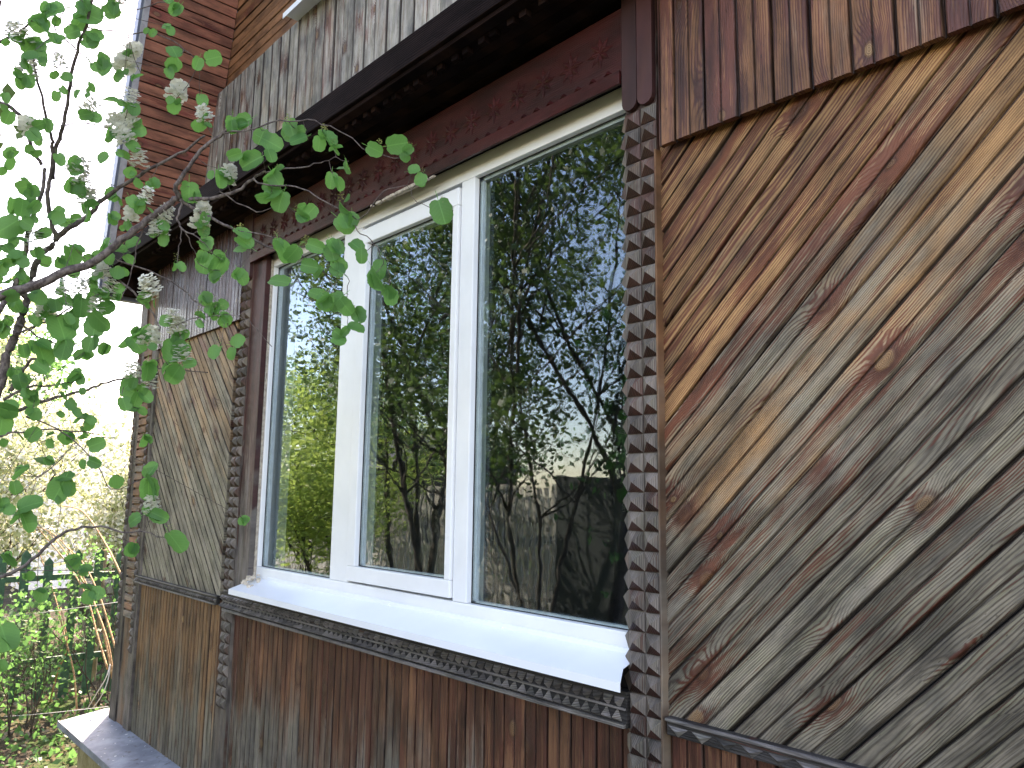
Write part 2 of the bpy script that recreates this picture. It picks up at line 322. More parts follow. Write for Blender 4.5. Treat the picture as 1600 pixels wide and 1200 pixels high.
c = b.mix(b.ss(b.noise(tc, 3, 6, .7), .35, .65), (.035, .028, .02), (.085, .07, .045)); c = b.mix(b.ss(b.noise(tc, 1.1, 5, .6), .5, .62), c, (.045, .085, .02))
c = b.mix(b.ss(b.noise(tc, 40, 4, .8), .58, .7), c, (.20, .17, .12)); b.bump(b.noise(tc, 25, 5, .7), .9, .03); M_SOIL = b.out(c, .95, .1)
# ------------------------------------------------------------------ ground
g = link('ground', mesh([(-400, -400, 0), (400, -400, 0), (400, 400, 0), (-400, 400, 0)], [(0, 1, 2, 3)]), M_SOIL); g['kind'] = 'structure'
# ------------------------------------------------------------------ the house
H = empty('wooden_house', 'weathered wooden house wall with white three-pane window between pyramid-studded pilasters', 'house', (0, 0, 0))
def rect(name, x0, x1, y0, y1, z0, z1, mat, par=H, bev=.002, label=None):
    "a board whose local X runs along its longest side, so that the grain follows it"
    L = [(x1-x0), (y1-y0), (z1-z0)]; ax = L.index(max(L)); c = Vector(((x0+x1)/2, (y0+y1)/2, (z0+z1)/2))
    if ax == 0: B = Matrix(((1, 0, 0), (0, 0, -1), (0, 1, 0))); d = (L[0], L[2], L[1])
    elif ax == 1: B = Matrix(((0, 1, 0), (1, 0, 0), (0, 0, -1))); d = (L[1], L[0], L[2])
    else: B = Matrix(((0, 1, 0), (0, 0, -1), (-1, 0, 0))).transposed() if False else Matrix(((0, 1, 0), (0, 0, 1), (1, 0, 0))); d = (L[2], L[0], L[1])
    a, b_, c_ = [q/2 for q in d]
    me = bevbox(-a, a, -b_, b_, -c_, c_, min(bev, c_*.45, b_*.45)) if bev else boxes([(-a, a, -b_, b_, -c_, c_)])
    if B.determinant() < 0: B = Matrix((B[0], B[1], B[2])); B[0][1] *= -1; B[1][1] *= -1; B[2][1] *= -1
    return wlink(name, me, mat, par, Matrix.Translation(c) @ B.to_4x4(), label)
# board profile (width, height): double-profile matchboard, dark open joint at its edge, shallow groove in the middle
PW = .083
def prof(w=PW, mid=True, gd=.012, t=.016):
    p = [(0, -t), (0, -gd), (.0024, -gd), (.0034, -.0030), (.0052, -.0008), (.0075, 0)]
    if mid: p += [(w/2-.006, 0), (w/2-.003, -.0010), (w/2-.0014, -.0046), (w/2+.0010, -.0046), (w/2+.0026, -.0010), (w/2+.005, 0)]
    p += [(w-.0060, 0), (w-.0038, -.0008), (w-.0020, -.0030), (w-.0012, -gd*.8), (w, -gd*.8), (w, -t)]
    return p
def plank_mesh(L, w=PW, mid=True, seg=1, gd=.012):
    p = prof(w, mid, gd); vs, fs = [], []; n = len(p)
    for i in range(seg+1):
        x = -L/2+L*i/seg
        for (y, z) in p: vs.append((x, y-w/2, z))
    for i in range(seg):
        for k in range(n):
            k2 = (k+1) % n; fs.append((i*n+k, i*n+k2, (i+1)*n+k2, (i+1)*n+k))
    fs.append(tuple(range(n))); fs.append(tuple(seg*n+k for k in range(n-1, -1, -1)))
    return mesh(vs, fs)
def clipped(me, Mw, planes):
    bm = bmesh.new(); bm.from_mesh(me); Mi = Mw.inverted()
    for (pt, nrm) in planes:      # keep the side the normal points away from
        p = Mi @ Vector(pt); nn = (Mi.to_3x3() @ Vector(nrm)).normalized()
        g_ = bm.verts[:]+bm.edges[:]+bm.faces[:]
        r = bmesh.ops.bisect_plane(bm, geom=g_, plane_co=p, plane_no=nn, clear_outer=True)
        ed = [e for e in r['geom_cut'] if isinstance(e, bmesh.types.BMEdge)]
        if ed:
            try: bmesh.ops.holes_fill(bm, edges=ed)
            except Exception: pass
    n = len(bm.faces)
    if n: bmesh.ops.recalc_face_normals(bm, faces=bm.faces[:])
    bm.to_mesh(me); bm.free(); return n > 0 and len(me.vertices) > 0
def board_matrix(c, ang, jit=True):
    "board facing -y, its length turned by ang from the x axis"
    xa = Vector((math.cos(ang), 0, math.sin(ang))); za = Vector((0, -1, 0)); ya = za.cross(xa)
    Mx = Matrix((xa, ya, za)).transposed().to_4x4()
    if jit: Mx = Mx @ Matrix.Rotation(random.gauss(0, .0012), 4, 'Z') @ Matrix.Rotation(random.gauss(0, .010), 4, 'X')
    return Matrix.Translation(c) @ Mx
def cladding(x0, x1, z0, z1, y, ang, mat, par=H, name='plank', w=PW, mid=True, L=None, wj=.04):
    xa = Vector((math.cos(ang), 0, math.sin(ang))); ya = Vector((0, -1, 0)).cross(xa)
    cs = [Vector((x, 0, z)) for x in (x0, x1) for z in (z0, z1)]
    t0, t1 = min(q.dot(ya) for q in cs), max(q.dot(ya) for q in cs); s0, s1 = min(q.dot(xa) for q in cs), max(q.dot(xa) for q in cs)
    t = t0-random.uniform(0, w)
    ends = [((x0, 0, 0), (-1, 0, 0)), ((x1, 0, 0), (1, 0, 0)), ((0, 0, z0), (0, 0, -1)), ((0, 0, z1), (0, 0, 1))]
    while t < t1:
        ww = w*(1+random.uniform(-wj, wj))
        c = xa*((s0+s1)/2)+ya*(t+ww/2); c.y = y+random.uniform(-.0016, .0016)
        Mw = board_matrix(c, ang); me = plank_mesh((s1-s0)+.2, ww-.0004-(.0022 if random.random() < .35 else 0), mid, gd=random.choice((.008, .011, .013)))
        if clipped(me, Mw, ends): wlink(name, me, mat, par, Mw)
        t += ww
# wall cavity (dark backing) round the window opening
WX0, WX1, WZ0, WZ1 = X(-2.22, 1.53), X(-.74, 1.53), Z(-.255, 1.53), Z(.72, 1.53)
XL, XR, ZB, ZT = X(-3.43), 1.35, Z(-.88), Z(.80)
wlink('wall_backing', boxes([(XL+.01, WX0, .018, .16, ZB, ZT+.1), (WX1, XR, .018, .16, ZB, ZT+.1), (WX0, WX1, .018, .16, ZB, WZ0), (WX0, WX1, .018, .16, WZ1, ZT+.1)]), M_VOID, H)
wlink('end_wall', boxes([(XL, XL+.1, .165, 6., ZB, ZT+.1)]), W_LEFTLOW, H)
wlink('room', boxes([(WX0-.9, WX1+1.2, 3.6, 3.7, .4, 3.3), (WX0-1., WX0-.9, .17, 3.7, .4, 3.3), (WX1+1.2, WX1+1.3, .17, 3.7, .4, 3.3), (WX0-.9, WX1+1.2, .17, 3.6, .4, .5), (WX0-.9, WX1+1.2, .17, 3.6, 3.2, 3.3)]), M_ROOM, H)
# cladding panels
def panel(name, label): 
    o = bpy.data.objects.new(name, None); COL.objects.link(o); o.parent = H; o['label'] = label; return o
pr = panel('diagonal_cladding', 'diagonal boards right of the window'); pl = panel('diagonal_cladding', 'diagonal boards left of the window')
CXR = X(-.7405)
cladding(CXR, XR, Z(-.33), Z(.60), 0, math.radians(45), W_DIAG, pr)
cladding(X(-3.20), X(-2.41), Z(-.325), Z(.60), 0, math.radians(-45), W_LEFT, pl)
ps = panel('skirt_cladding', 'overhanging vertical boards right of the window'); psl = panel('skirt_cladding', 'dark vertical boards left of the window')
cladding(X(-.738, 1.47), XR, Z(.573, 1.47), Z(.895), -.034, math.radians(90), W_SKIRT, ps)
cladding(X(-3.20, 1.48), X(-2.40, 1.48), Z(.545, 1.48), Z(.875), -.018, math.radians(90), W_LEFTTOP, psl)
pb = panel('lower_cladding', 'vertical boards below the window')
cladding(X(-2.40), CXR, ZB, Z(-.345), 0, math.radians(90), W_LOW, pb); cladding(CXR, XR, ZB, Z(-.335), 0, math.radians(90), W_LOW, pb)
pbl = panel('lower_cladding', 'brown vertical boards near the corner')
cladding(X(-3.20), X(-2.40), ZB, Z(-.335), 0, math.radians(90), W_LEFTLOW, pbl)
# ---- pyramid-studded pilasters
SW, SH, SP = .0490, .0459, .021
def _sq(w, h, p):
    e = .001; vs = [(-w/2+e, 0, -h/2+e), (w/2-e, 0, -h/2+e), (w/2-e, 0, h/2-e), (-w/2+e, 0, h/2-e), (-w/2+e, -.003, -h/2+e), (w/2-e, -.003, -h/2+e), (w/2-e, -.003, h/2-e), (-w/2+e, -.003, h/2-e), (0, -p, .001)]
    return mesh(vs, [(0, 1, 5, 4), (1, 2, 6, 5), (2, 3, 7, 6), (3, 0, 4, 7), (4, 5, 8), (5, 6, 8), (6, 7, 8), (7, 4, 8), (3, 2, 1, 0)])
def stud_mesh(w, h, p):
    a = .09
    if True: return _sq(w, h, p)
    vs = [(-w/2, 0, h*.10), (-w*a, 0, h/2), (w*a, 0, h/2), (w/2, 0, h*.10), (w*a, 0, -h/2), (-w*a, 0, -h/2)]
    vs = vs+[(x*.97, -.005, z*.97) for x, y, z in vs]+[(0, -p, -.001)]
    fs = [(i, (i+1) % 6, (i+1) % 6+6, i+6) for i in range(6)]+[(i+6, (i+1) % 6+6, 12) for i in range(6)]+[(5, 4, 3, 2, 1, 0)]
    return mesh(vs, fs)
    e = .002; bm_v = [(-w/2+e, 0, -h/2+e), (w/2-e, 0, -h/2+e), (w/2-e, 0, h/2-e), (-w/2+e, 0, h/2-e), (-w/2+e, -.004, -h/2+e), (w/2-e, -.004, -h/2+e), (w/2-e, -.004, h/2-e), (-w/2+e, -.004, h/2-e), (0, -p, 0)]
    fs = [(0, 1, 5, 4), (1, 2, 6, 5), (2, 3, 7, 6), (3, 0, 4, 7), (4, 5, 8), (5, 6, 8), (6, 7, 8), (7, 4, 8), (3, 2, 1, 0)]
    return mesh(bm_v, fs)
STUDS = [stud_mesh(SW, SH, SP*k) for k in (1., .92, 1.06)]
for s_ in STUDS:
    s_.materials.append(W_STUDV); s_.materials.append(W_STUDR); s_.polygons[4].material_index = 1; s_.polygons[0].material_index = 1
def studs(par, xs, z0, z1, y, sx=1., pitch=SH, sy=1.):
    z = z1-pitch/2; k = 0
    while z > z0:
        for x in xs:
            Mw = Matrix.Translation((x+random.gauss(0, .0007), y, z+random.gauss(0, .0007))) @ Matrix.Rotation(random.gauss(0, .012), 4, 'Y') @ Matrix.Diagonal((sx, sy, pitch/SH, 1))
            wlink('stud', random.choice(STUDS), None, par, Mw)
        z -= pitch; k += 1
def pilaster(name, label, x0, x1, zs1, zs0, xs, ybase=-.012, sx=1., top=True, sy=1.):
    o = bpy.data.objects.new(name, None); COL.objects.link(o); o.parent = H; o['label'] = label
    rect('back_board', x0, x1, ybase, .015, ZB, Z(.875), W_STUD, o)
    studs(o, xs, zs0, zs1, ybase-.0005, sx, sy=sy)
    if top:   # plain upper board ending in two round lobes
        for x in xs:
            hw = SW*sx/2-.001; pts = [(-hw, 0), (-hw, Z(.872)-zs1)]; pts += [(hw, Z(.872)-zs1), (hw, 0)]
            for k in range(1, 6): a = math.pi*k/6; pts.append((hw*math.cos(a), -.022*math.sin(a)+.0))
            n = len(pts); vs = [(p[0], -.016, p[1]+.022) for p in pts]+[(p[0], 0, p[1]+.022) for p in pts]
            fs = [tuple(range(n)), tuple(range(2*n-1, n-1, -1))]+[(i, i+n, (i+1) % n+n, (i+1) % n) for i in range(n)]
            vs = [(a, b_, min(c_, Z(.872)-zs1-.001)) for a, b_, c_ in vs]
            wlink('plain_lobed_board', mesh(vs, fs), W_CASE, o, Matrix.Translation((x, ybase-.0008, zs1)))
    return o
D_ = 1.485
cx = -1.157; xr0 = cx-SW-.0015; xr1 = cx+SW
PR = pilaster('studded_pilaster', 'right pilaster with two rows of pyramid studs', cx-SW, cx+SW, Z(.655, D_), ZB+.02, [cx-SW/2, cx+SW/2])
_z = Z(.655, D_)-SH/2
while _z > ZB+.02:
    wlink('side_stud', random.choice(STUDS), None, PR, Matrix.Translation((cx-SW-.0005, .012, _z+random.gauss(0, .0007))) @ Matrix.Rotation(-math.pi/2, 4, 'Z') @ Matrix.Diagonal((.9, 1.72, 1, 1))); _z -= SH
rect('bead', cx+SW-.0035, cx+SW+.002, -.022, .015, ZB, Z(.565), W_BEAD)
xl = X(-2.350, D_)
pilaster('studded_pilaster', 'left pilaster with two rows of pyramid studs', xl-SW*.95-.005, xl+SW*.95+.005, Z(.66, D_), Z(-.63, D_), [xl-SW*.5, xl+SW*.5], sx=1., sy=.9)
rect('casing_board', xl+SW*.95+.007, -3.312, -.008, .016, Z(-.30), Z(.715), W_CASE, label='flat purple-brown casing board left of the window')
rect('foam_strip', -3.3190, -3.312, .0175, .0295, Z(-.25), Z(.705), M_FOAM)
xc = X(-3.20, D_)
pilaster('corner_post', 'inner corner post with a single row of studs', xc-.045, xc+.045, Z(.50, D_), Z(-.62, D_), [xc-.010], sx=.9, top=False, sy=.75)
xo = X(-3.365, D_)
pilaster('corner_post', 'outer corner post with a row of studs', xo-.06, xo+.055, Z(.60, D_), Z(-.62, D_), [xo-.02], sx=.9, top=False, sy=.75)
cp = rect('corner_board', xo+.057, xc-.047, -.004, .015, ZB, Z(.80), W_BEAD, label='tan board between the corner posts')
for k in range(34):
    rect('notched_block', xo+.059, xc-.049, -.014, -.0045, Z(.55)-k*.046-.034, Z(.55)-k*.046, W_BEAD, bev=.002)
# ---- carved trims
def tooth(w, h, p, down=True):
    s = -1 if down else 1
    return mesh([(-w/2, 0, 0), (w/2, 0, 0), (0, 0, s*h), (0, -p, s*h*.38)], [(0, 1, 3), (1, 2, 3), (2, 0, 3), (0, 2, 1)])
T_A = tooth(.031, .026, .018, True); T_B = tooth(.026, .028, .022, False); T_C = tooth(.028, .018, .012, True); T_E = tooth(.052, .020, .010, True)
for t_ in (T_A, T_B, T_C, T_E): t_.materials.append(W_TRIMV)
def trim(label, x0, x1, z0, z1, y, rows):
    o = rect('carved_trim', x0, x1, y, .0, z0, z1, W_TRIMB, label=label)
    for (me, z, pitch) in rows:
        n = int((x1-x0)/pitch)
        for k in range(n):
            wlink('carved_tooth', me, None, o, Matrix.Translation((x0+pitch*(k+.5)+random.gauss(0, .0005), y-.0006, z)))
    for zz_ in (z0+.001, z1-.001):
        pass
    return o
zs = Z(-.300); zb = Z(-.354)
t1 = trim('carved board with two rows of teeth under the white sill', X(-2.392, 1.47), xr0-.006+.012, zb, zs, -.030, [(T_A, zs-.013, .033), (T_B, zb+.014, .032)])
rect('trim_ledge', X(-2.392, 1.46), xr0+.004, -.040, -.0305, zb+.001, zb+.011, W_TRIM)
rect('trim_ledge', X(-2.392, 1.46), xr0+.004, -.036, -.0305, (zs+zb)/2-.001, (zs+zb)/2+.005, W_TRIM)
t2 = trim('narrow carved belt left of the window', X(-3.165), X(-2.405), Z(-.347), Z(-.320), -.016, [(T_C, Z(-.329), .030)])
rect('trim_ledge', X(-3.165), X(-2.405), -.026, -.0165, Z(-.347), Z(-.347)+.006, W_TRIM); rect('trim_ledge', X(-3.165), X(-2.405), -.024, -.0165, Z(-.320)-.006, Z(-.320), W_TRIM)
t3 = trim('narrow wavy belt right of the window', CXR+.012, XR, Z(-.348), Z(-.323), -.018, [(T_E, Z(-.334), .060)])
rect('trim_ledge', CXR+.012, XR, -.026, -.0185, Z(-.323)-.007, Z(-.323), W_TRIM)
# ---- frieze with carved stars above the window
fz = rect('frieze', xl+.052, xr0-.002, -.024, .014, 3.085, Z(.862, 1.476), W_MAROON, label='maroon frieze board with carved stars')
rect('frieze_bead', xl+.052, xr0-.002, -.034, -.0245, Z(.718, 1.47), Z(.744, 1.47), W_MAROON)
rect('frieze_edge', xl+.052, xr0-.002, -.020, -.006, 3.072, 3.084, M_VOID)
def star_mesh():
    B = Bag(); R = .050
    for k in range(8):
        a = k*math.pi/4+.0; r = R if k % 2 == 0 else R*.92; c_, s_ = math.cos(a), math.sin(a); w_ = .0085
        t = (c_*r, s_*r); l = (c_*r*.45-s_*w_, s_*r*.45+c_*w_); rr = (c_*r*.45+s_*w_, s_*r*.45-c_*w_)
        B.add([(0, -.001, 0), (rr[0], -.001, rr[1]), (t[0], -.001, t[1]), (l[0], -.001, l[1]), (c_*r*.45, -.0065, s_*r*.45)], [(0, 1, 4), (1, 2, 4), (2, 3, 4), (3, 0, 4)])
    return B.mesh()
ST = star_mesh(); ST.materials.append(W_MAROV); T_D = tooth(.04, .018, .008, False); T_D.materials.append(W_MAROV)
x = xr0-.075; k = 0
while x > xl+.1:
    wlink('carved_star', ST, None, fz, Matrix.Translation((x, -.0245, Z(.800, 1.47))) @ Matrix.Rotation(random.gauss(0, .03), 4, 'Y'))
    for dx in (-.027, .027): wlink('carved_notch', T_D, None, fz, Matrix.Translation((x+dx, -.0245, Z(.745, 1.47))))
    x -= .108; k += 1
# crumbs of loose plaster where the foam shows above the frame
B = Bag()
for k in range(60):
    p = P(710+random.gauss(0, 1)*22, 0, 1.46); x_ = X(-1.50+random.gauss(0, .06), 1.46); s = random.uniform(.003, .009)
    B.add([(v[0]*s*random.uniform(.6, 2)+x_, v[1]*s-.03, v[2]*s*.6+Z(.7105, 1.47)+.003) for v in boxv(-1, 1, -1, 1, -1, 1)], BF)
wlink('foam_crumbs', B.mesh(), M_FOAM, H)['kind'] = 'stuff'
# ---- eaves: soffit, front board, dentils
YE = -.215; xe0 = X(-3.37)
zl1 = Z(1.102, 1.285); zl0 = Z(1.025, 1.285); zsof = Z(.868)
for k in range(6):
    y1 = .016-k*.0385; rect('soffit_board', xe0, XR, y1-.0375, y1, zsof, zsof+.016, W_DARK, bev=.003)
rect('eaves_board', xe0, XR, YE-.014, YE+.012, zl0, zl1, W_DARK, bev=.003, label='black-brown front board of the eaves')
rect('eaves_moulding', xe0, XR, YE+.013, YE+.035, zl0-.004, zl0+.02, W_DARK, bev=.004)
wlink('eaves_top', boxes([(xe0, XR, YE+.012, .62, zl1-.02, zl1-.004)]), M_METAL, H)
DM = bevbox(-.014, .014, -.012, .012, -.03, 0, .003); DM.materials.append(W_DARK)
for k in range(60):
    x_ = X(-1.0, 1.285)+.55-k*.062-(.012 if k % 2 else 0)
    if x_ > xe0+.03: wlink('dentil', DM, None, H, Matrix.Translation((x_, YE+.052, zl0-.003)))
# ---- attic: grey upright boards, horizontal boards, steep roof underside
YG = .27; DG = 1.5+YG
xg0 = X(-2.75, DG)-.25; zg0 = zl1-.004; zg1 = Z(1.438, DG)
pg = panel('attic_skirt', 'silver-grey upright boards above the eaves'); cladding(xg0, XR, zg0, zg1, YG, math.radians(90), W_SILVER, pg, w=.098, mid=False, wj=.22)
pa = panel('attic_cladding', 'orange-brown level boards of the attic wall'); cladding(xg0-.1, XR, zg1-.03, 6.3, YG+.045, 0., W_ATTIC, pa, w=.062, mid=False)
wlink('attic_backing', boxes([(xg0-.6, XR, YG+.065, YG+.2, zl1, 6.5)]), M_VOID, H)
rect('window_flashing', X(-2.185, 1.70), XR, YG-.085, YG+.03, zg1-.0, zg1+.006, M_SILL, bev=.001, label='white metal flashing under the attic window')
rect('window_flashing', X(-2.185, 1.70), XR, YG-.088, YG-.085, zg1-.025, zg1+.006, M_SILL, bev=.001)
rp = panel('roof_underside', 'red-brown boards under the steep roof edge')
SL = .215
def roofx(z): return X(-3.40)+SL*(z-Z(.79))
zz_ = Z(.79); dz = .064; th = math.atan(SL)
RY0, RY1 = YE+.012, YG+.04
me_cache = {}
while zz_ < 6.3:
    # board with its length along y, facing +x and slightly down
    xa = Vector((0, 1, 0)); up = Vector((math.sin(th), 0, math.cos(th))); nz = xa.cross(up)
    if nz.x < 0: xa = -xa; nz = xa.cross(up)
    Mw = Matrix.Translation((roofx(zz_+dz/2), (RY0+RY1)/2, zz_+dz/2)) @ Matrix((xa, up, nz)).transposed().to_4x4() @ Matrix.Rotation(random.gauss(0, .02), 4, 'X')
    wlink('plank', plank_mesh(RY1-RY0, .0655, False, gd=.012), W_ROOF, rp, Mw); zz_ += dz
def slab(name, dx0, dx1, y0, y1, z0, z1, mat, label=None):
    vs = [(roofx(z)+dx, y, z) for dx in (dx0, dx1) for y in (y0, y1) for z in (z0, z1)]
    return wlink(name, mesh(vs, BF), mat, H, label=label)
slab('roof_sheet', -.075, -.022, YE-.03, 3.5, Z(.775), 6.4, M_METAL, 'steep metal roof sheet at the corner')
slab('verge_batten', -.020, .008, YE-.022, YE+.010, Z(.79), 6.4, M_BATTEN, 'pale batten along the roof edge')
slab('verge_trim', -.105, -.021, YE-.036, YE-.031, Z(.775), 6.4, M_METAL, 'blue-grey metal trim of the roof edge')
wlink('eaves_end', boxes([(xe0-.06, xe0, YE, .02, Z(.79), zl1)]), W_DARK, H)
# ---- the window
WIN = bpy.data.objects.new('window', None); COL.objects.link(WIN); WIN.parent = H; WIN['label'] = 'white plastic window with a narrow opening sash in the middle'
DF = 1.53; YF = .030
fx = dict(l=X(-2.212, DF), g1l=X(-2.130, 1.552), g1r=X(-1.754, DF), sl=X(-1.676, 1.52), sgl=X(-1.619, 1.542), sgr=X(-1.294, 1.52), sr=X(-1.275, 1.52), g3l=X(-1.203, 1.552), g3r=X(-.775, DF), r=X(-.742, DF))
ft, gt, st_, sgt, sgb, sb, gb, fb = [Z(q, d_) for q, d_ in ((.712, DF), (.6585, 1.552), (.663, 1.52), (.612, 1.542), (-.175, 1.52), (-.213, 1.52), (-.2145, DF), (-.250, DF))]
def bar(name, x0, x1, z0, z1, y0=YF, y1=YF+.07, b=.004, mat=None):
    return wlink(name, bevbox(x0, x1, y0, y1, z0, z1, b), mat or M_PVC, WIN)
bar('frame_rail', fx['l'], fx['r']+.02, gt, ft); bar('frame_rail', fx['l'], fx['r']+.02, fb, gb)
bar('frame_stile', fx['l'], fx['g1l'], gb+.0002, gt-.0002); bar('frame_stile', fx['g3r'], fx['r']+.02, gb+.0002, gt-.0002)
bar('mullion', fx['g1r'], fx['sl']-.004, gb+.0002, gt-.0002); bar('mullion', fx['sr']+.004, fx['g3l'], gb+.0002, gt-.0002)
# sash: proud of the frame, with a dark joint around it
yS = YF-.010
bar('sash_rail', fx['sl'], fx['sr'], sgt, st_-.004, yS); bar('sash_rail', fx['sl'], fx['sr'], sb+.004, sgb, yS)
bar('sash_stile', fx['sl'], fx['sgl'], sgb+.0002, sgt-.0002, yS); bar('sash_stile', fx['sgr'], fx['sr'], sgb+.0002, sgt-.0002, yS)
def pane(x0, x1, z0, z1, y):
    wlink('glass_pane', boxes([(x0-.006, x1+.006, y, y+.0012, z0-.006, z1+.006)]), M_GLASS, WIN)
    t_ = .0018; me = mesh([(x0-.006, y+.019, z0-.006), (x1+.006, y+.019+t_, z0-.006), (x1+.006, y+.019+t_*1.6, z1+.006), (x0-.006, y+.019+t_*.5, z1+.006)], [(0, 1, 2, 3)]); wlink('inner_glass_pane', me, M_GLASS, WIN)
    g_ = .0025
    wlink('gasket', boxes([(x0, x0+g_, y-.004, y-.0006, z0, z1), (x1-g_, x1, y-.004, y-.0006, z0, z1), (x0+g_, x1-g_, y-.004, y-.0006, z0, z0+g_), (x0+g_, x1-g_, y-.004, y-.0006, z1-g_, z1)]), M_GASKET, WIN)
    # spacer of the double glazing, pale metal seen through the glass
    wlink('glazing_spacer', boxes([(x0, x0+.012, y+.004, y+.018, z0, z1), (x1-.012, x1, y+.004, y+.018, z0, z1), (x0, x1, y+.004, y+.018, z0, z0+.007), (x0, x1, y+.004, y+.018, z1-.011, z1)]), M_STEEL, WIN)
yg = YF+.024
pane(fx['g1l'], fx['g1r'], gb, gt, yg); pane(fx['sgl'], fx['sgr'], sgb, sgt, yg-.010); pane(fx['g3l'], fx['g3r'], gb, gt, yg)
# inner frame seen through the glass
wlink('inner_reveal', boxes([(fx['l']+.01, fx['l']+.07, YF+.075, .16, fb, ft), (fx['l'], fx['r'], YF+.075, .16, fb, fb+.012)]), M_PVC, WIN)
# sill with a folded front lip and three screws
ys0, ys1 = -.090, YF-.001; zt0, zt1 = Z(-.294, 1.41), Z(-.247, 1.52)
sx0, sx1 = X(-2.345, 1.41), xr0+.004; sxf = X(-.830, 1.41)
szz = lambda y: zt0+(y-ys0)/(ys1-ys0)*(zt1-zt0)
ol = [(sx0, ys0), (sxf, ys0), (-1.2065, -.036), (-1.2065, ys1), (sx0, ys1)]
v = [(a_, b_, szz(b_)) for a_, b_ in ol]+[(a_, b_, szz(b_)-.002) for a_, b_ in ol]; n = 5
f = [tuple(range(n)), tuple(range(2*n-1, n-1, -1))]+[(i+n, (i+1) % n+n, (i+1) % n, i) for i in range(n)]
wlink('sill', mesh(v, f), M_SILL, WIN, label='sloping white metal window sill')
wlink('sill_lip', boxes([(sx0, sxf, ys0-.0022, ys0-.0002, zt0-.021, zt0)]), M_SILL, WIN)
wlink('sill_upstand', bevbox(sx0+.12, sx1, ys1-.006, ys1-.0005, zt1-.004, zt1+.012, .002), M_SILL, WIN)
for px, py in ((484, 918), (605, 941), (782, 976)):
    p = P(px, py, 1.512); bm = bmesh.new(); bmesh.ops.create_uvsphere(bm, u_segments=10, v_segments=6, radius=.0045); me = bpy.data.meshes.new('screw'); bm.to_mesh(me); bm.free()
    wlink('screw', me, M_STEEL, WIN, Matrix.Translation((p.x, ys1-.008, zt1+.000)))
# crumbled plaster at the sill's left end
B = Bag()
for k in range(34):
    p = Vector((sx0+.02+abs(random.gauss(0, .035)), random.uniform(-.05, .02), 0)); s = random.uniform(.002, .008); zc = zt0+(p.y-ys0)/(ys1-ys0)*(zt1-zt0)+.004+random.random()*.02*(p.x < sx0+.07)
    B.add([(v_[0]*s*random.uniform(.6, 1.3)+p.x, v_[1]*s+p.y, v_[2]*s*.7+zc) for v_ in boxv(-1, 1, -1, 1, -1, 1)], BF)
wlink('loose_plaster', B.mesh(), plain('pale_loose_plaster', (.6, .52, .42), .9, .2, 50.), WIN)['kind'] = 'stuff'
# ---- plinth and its metal ledge
zl = Z(-.872); yl = -.22; lx0 = X(-3.50)
vs = [(lx0, yl, zl-.03), (1.35, yl, zl-.03), (1.35, .02, zl), (lx0, .02, zl), (lx0, yl, zl-.058), (1.35, yl, zl-.058), (1.35, .02, zl-.03), (lx0, .02, zl-.03), (lx0, 3, zl), (XL+.1, 3, zl), (XL+.1, .02, zl), (lx0, 3, zl-.03)]
wlink('ledge', mesh(vs, [(0, 1, 2, 3), (4, 5, 1, 0), (7, 6, 5, 4), (0, 3, 7, 4), (3, 10, 9, 8), (3, 8, 11, 7)]), M_ZINC, H, label='blue-grey metal ledge along the foot of the wall')
wlink('ledge_lip', bevbox(lx0-.006, 1.35, yl-.009, yl-.001, zl-.062, zl-.026, .003), M_ZINC, H)
wlink('plinth', boxes([(lx0+.09, 1.35, yl+.09, .3, -.1, zl-.035), (lx0+.09, lx0+.3, .3, 3., -.1, zl-.035)]), M_PLINTH, H, label='ochre rendered foundation')
# ------------------------------------------------------------------ flowering tree in front of the wall
TR = empty('flowering_tree', 'blossoming tree whose thin branches with round leaves hang across the window', 'tree', (-5.6, -1.15, 0))
BR = []   # (points, radii)
def PT(px, py, D):
    "point of the tree: D is measured along the line of sight here, about 2.1 m away"
    D_ = .5*D+.49; d = ray(px, py); return Vector(CAMP+d/np.linalg.norm(d)*(min(D_*2.2, 1.40*np.linalg.norm(d)/d[1]) if d[1] > .05 else D_*2.2))
def D2P(l, d0, d1): n = len(l); return [PT(x, y, d0+(d1-d0)*i/max(1, n-1)) for i, (x, y) in enumerate(l)]
def br(l, d0, d1, r0_, r1_, n=4):
    p = smoothline(D2P(l, d0, d1), n, .002 if r1_ > .0012 else .003); k = len(p); BR.append((p, [r0_+(r1_-r0_)*i/(k-1) for i in range(k)])); return p
br([(-330, 640), (-150, 540), (0, 462), (60, 445), (100, 425), (150, 408), (190, 375), (230, 345), (268, 315), (282, 308)], 1.02, .92, .013, .0068)
br([(282, 310), (275, 290), (295, 260), (320, 228), (350, 208), (365, 192)], .92, .90, .0062, .003)
br([(282, 311), (330, 310), (370, 298), (395, 280), (415, 268)], .92, .88, .0056, .0026)
br([(282, 313), (320, 335), (350, 350), (375, 362), (430, 390), (470, 400), (500, 420), (520, 445)], .92, .80, .0044, .0012)
br([(375, 362), (420, 370), (455, 385), (500, 388), (530, 420)], .86, .80, .0016, .001)
br([(285, 316), (278, 340), (285, 358), (300, 365), (320, 380)], .92, .88, .0032, .0014)
br([(283, 358), (281, 385), (278, 412)], .91, .90, .0014, .001)
br([(290, 362), (300, 385), (310, 412)], .90, .90, .0014, .001)
br([(88, 370), (110, 355), (140, 335), (155, 318), (180, 297), (210, 280), (245, 258), (290, 235), (320, 212)], 1.15, 1.0, .0075, .0026)
br([(-120, 800), (-40, 690), (0, 600), (10, 555), (25, 520), (36, 490), (42, 468), (36, 455), (50, 430), (62, 400), (80, 385), (88, 370)], 1.15, 1.15, .012, .007)
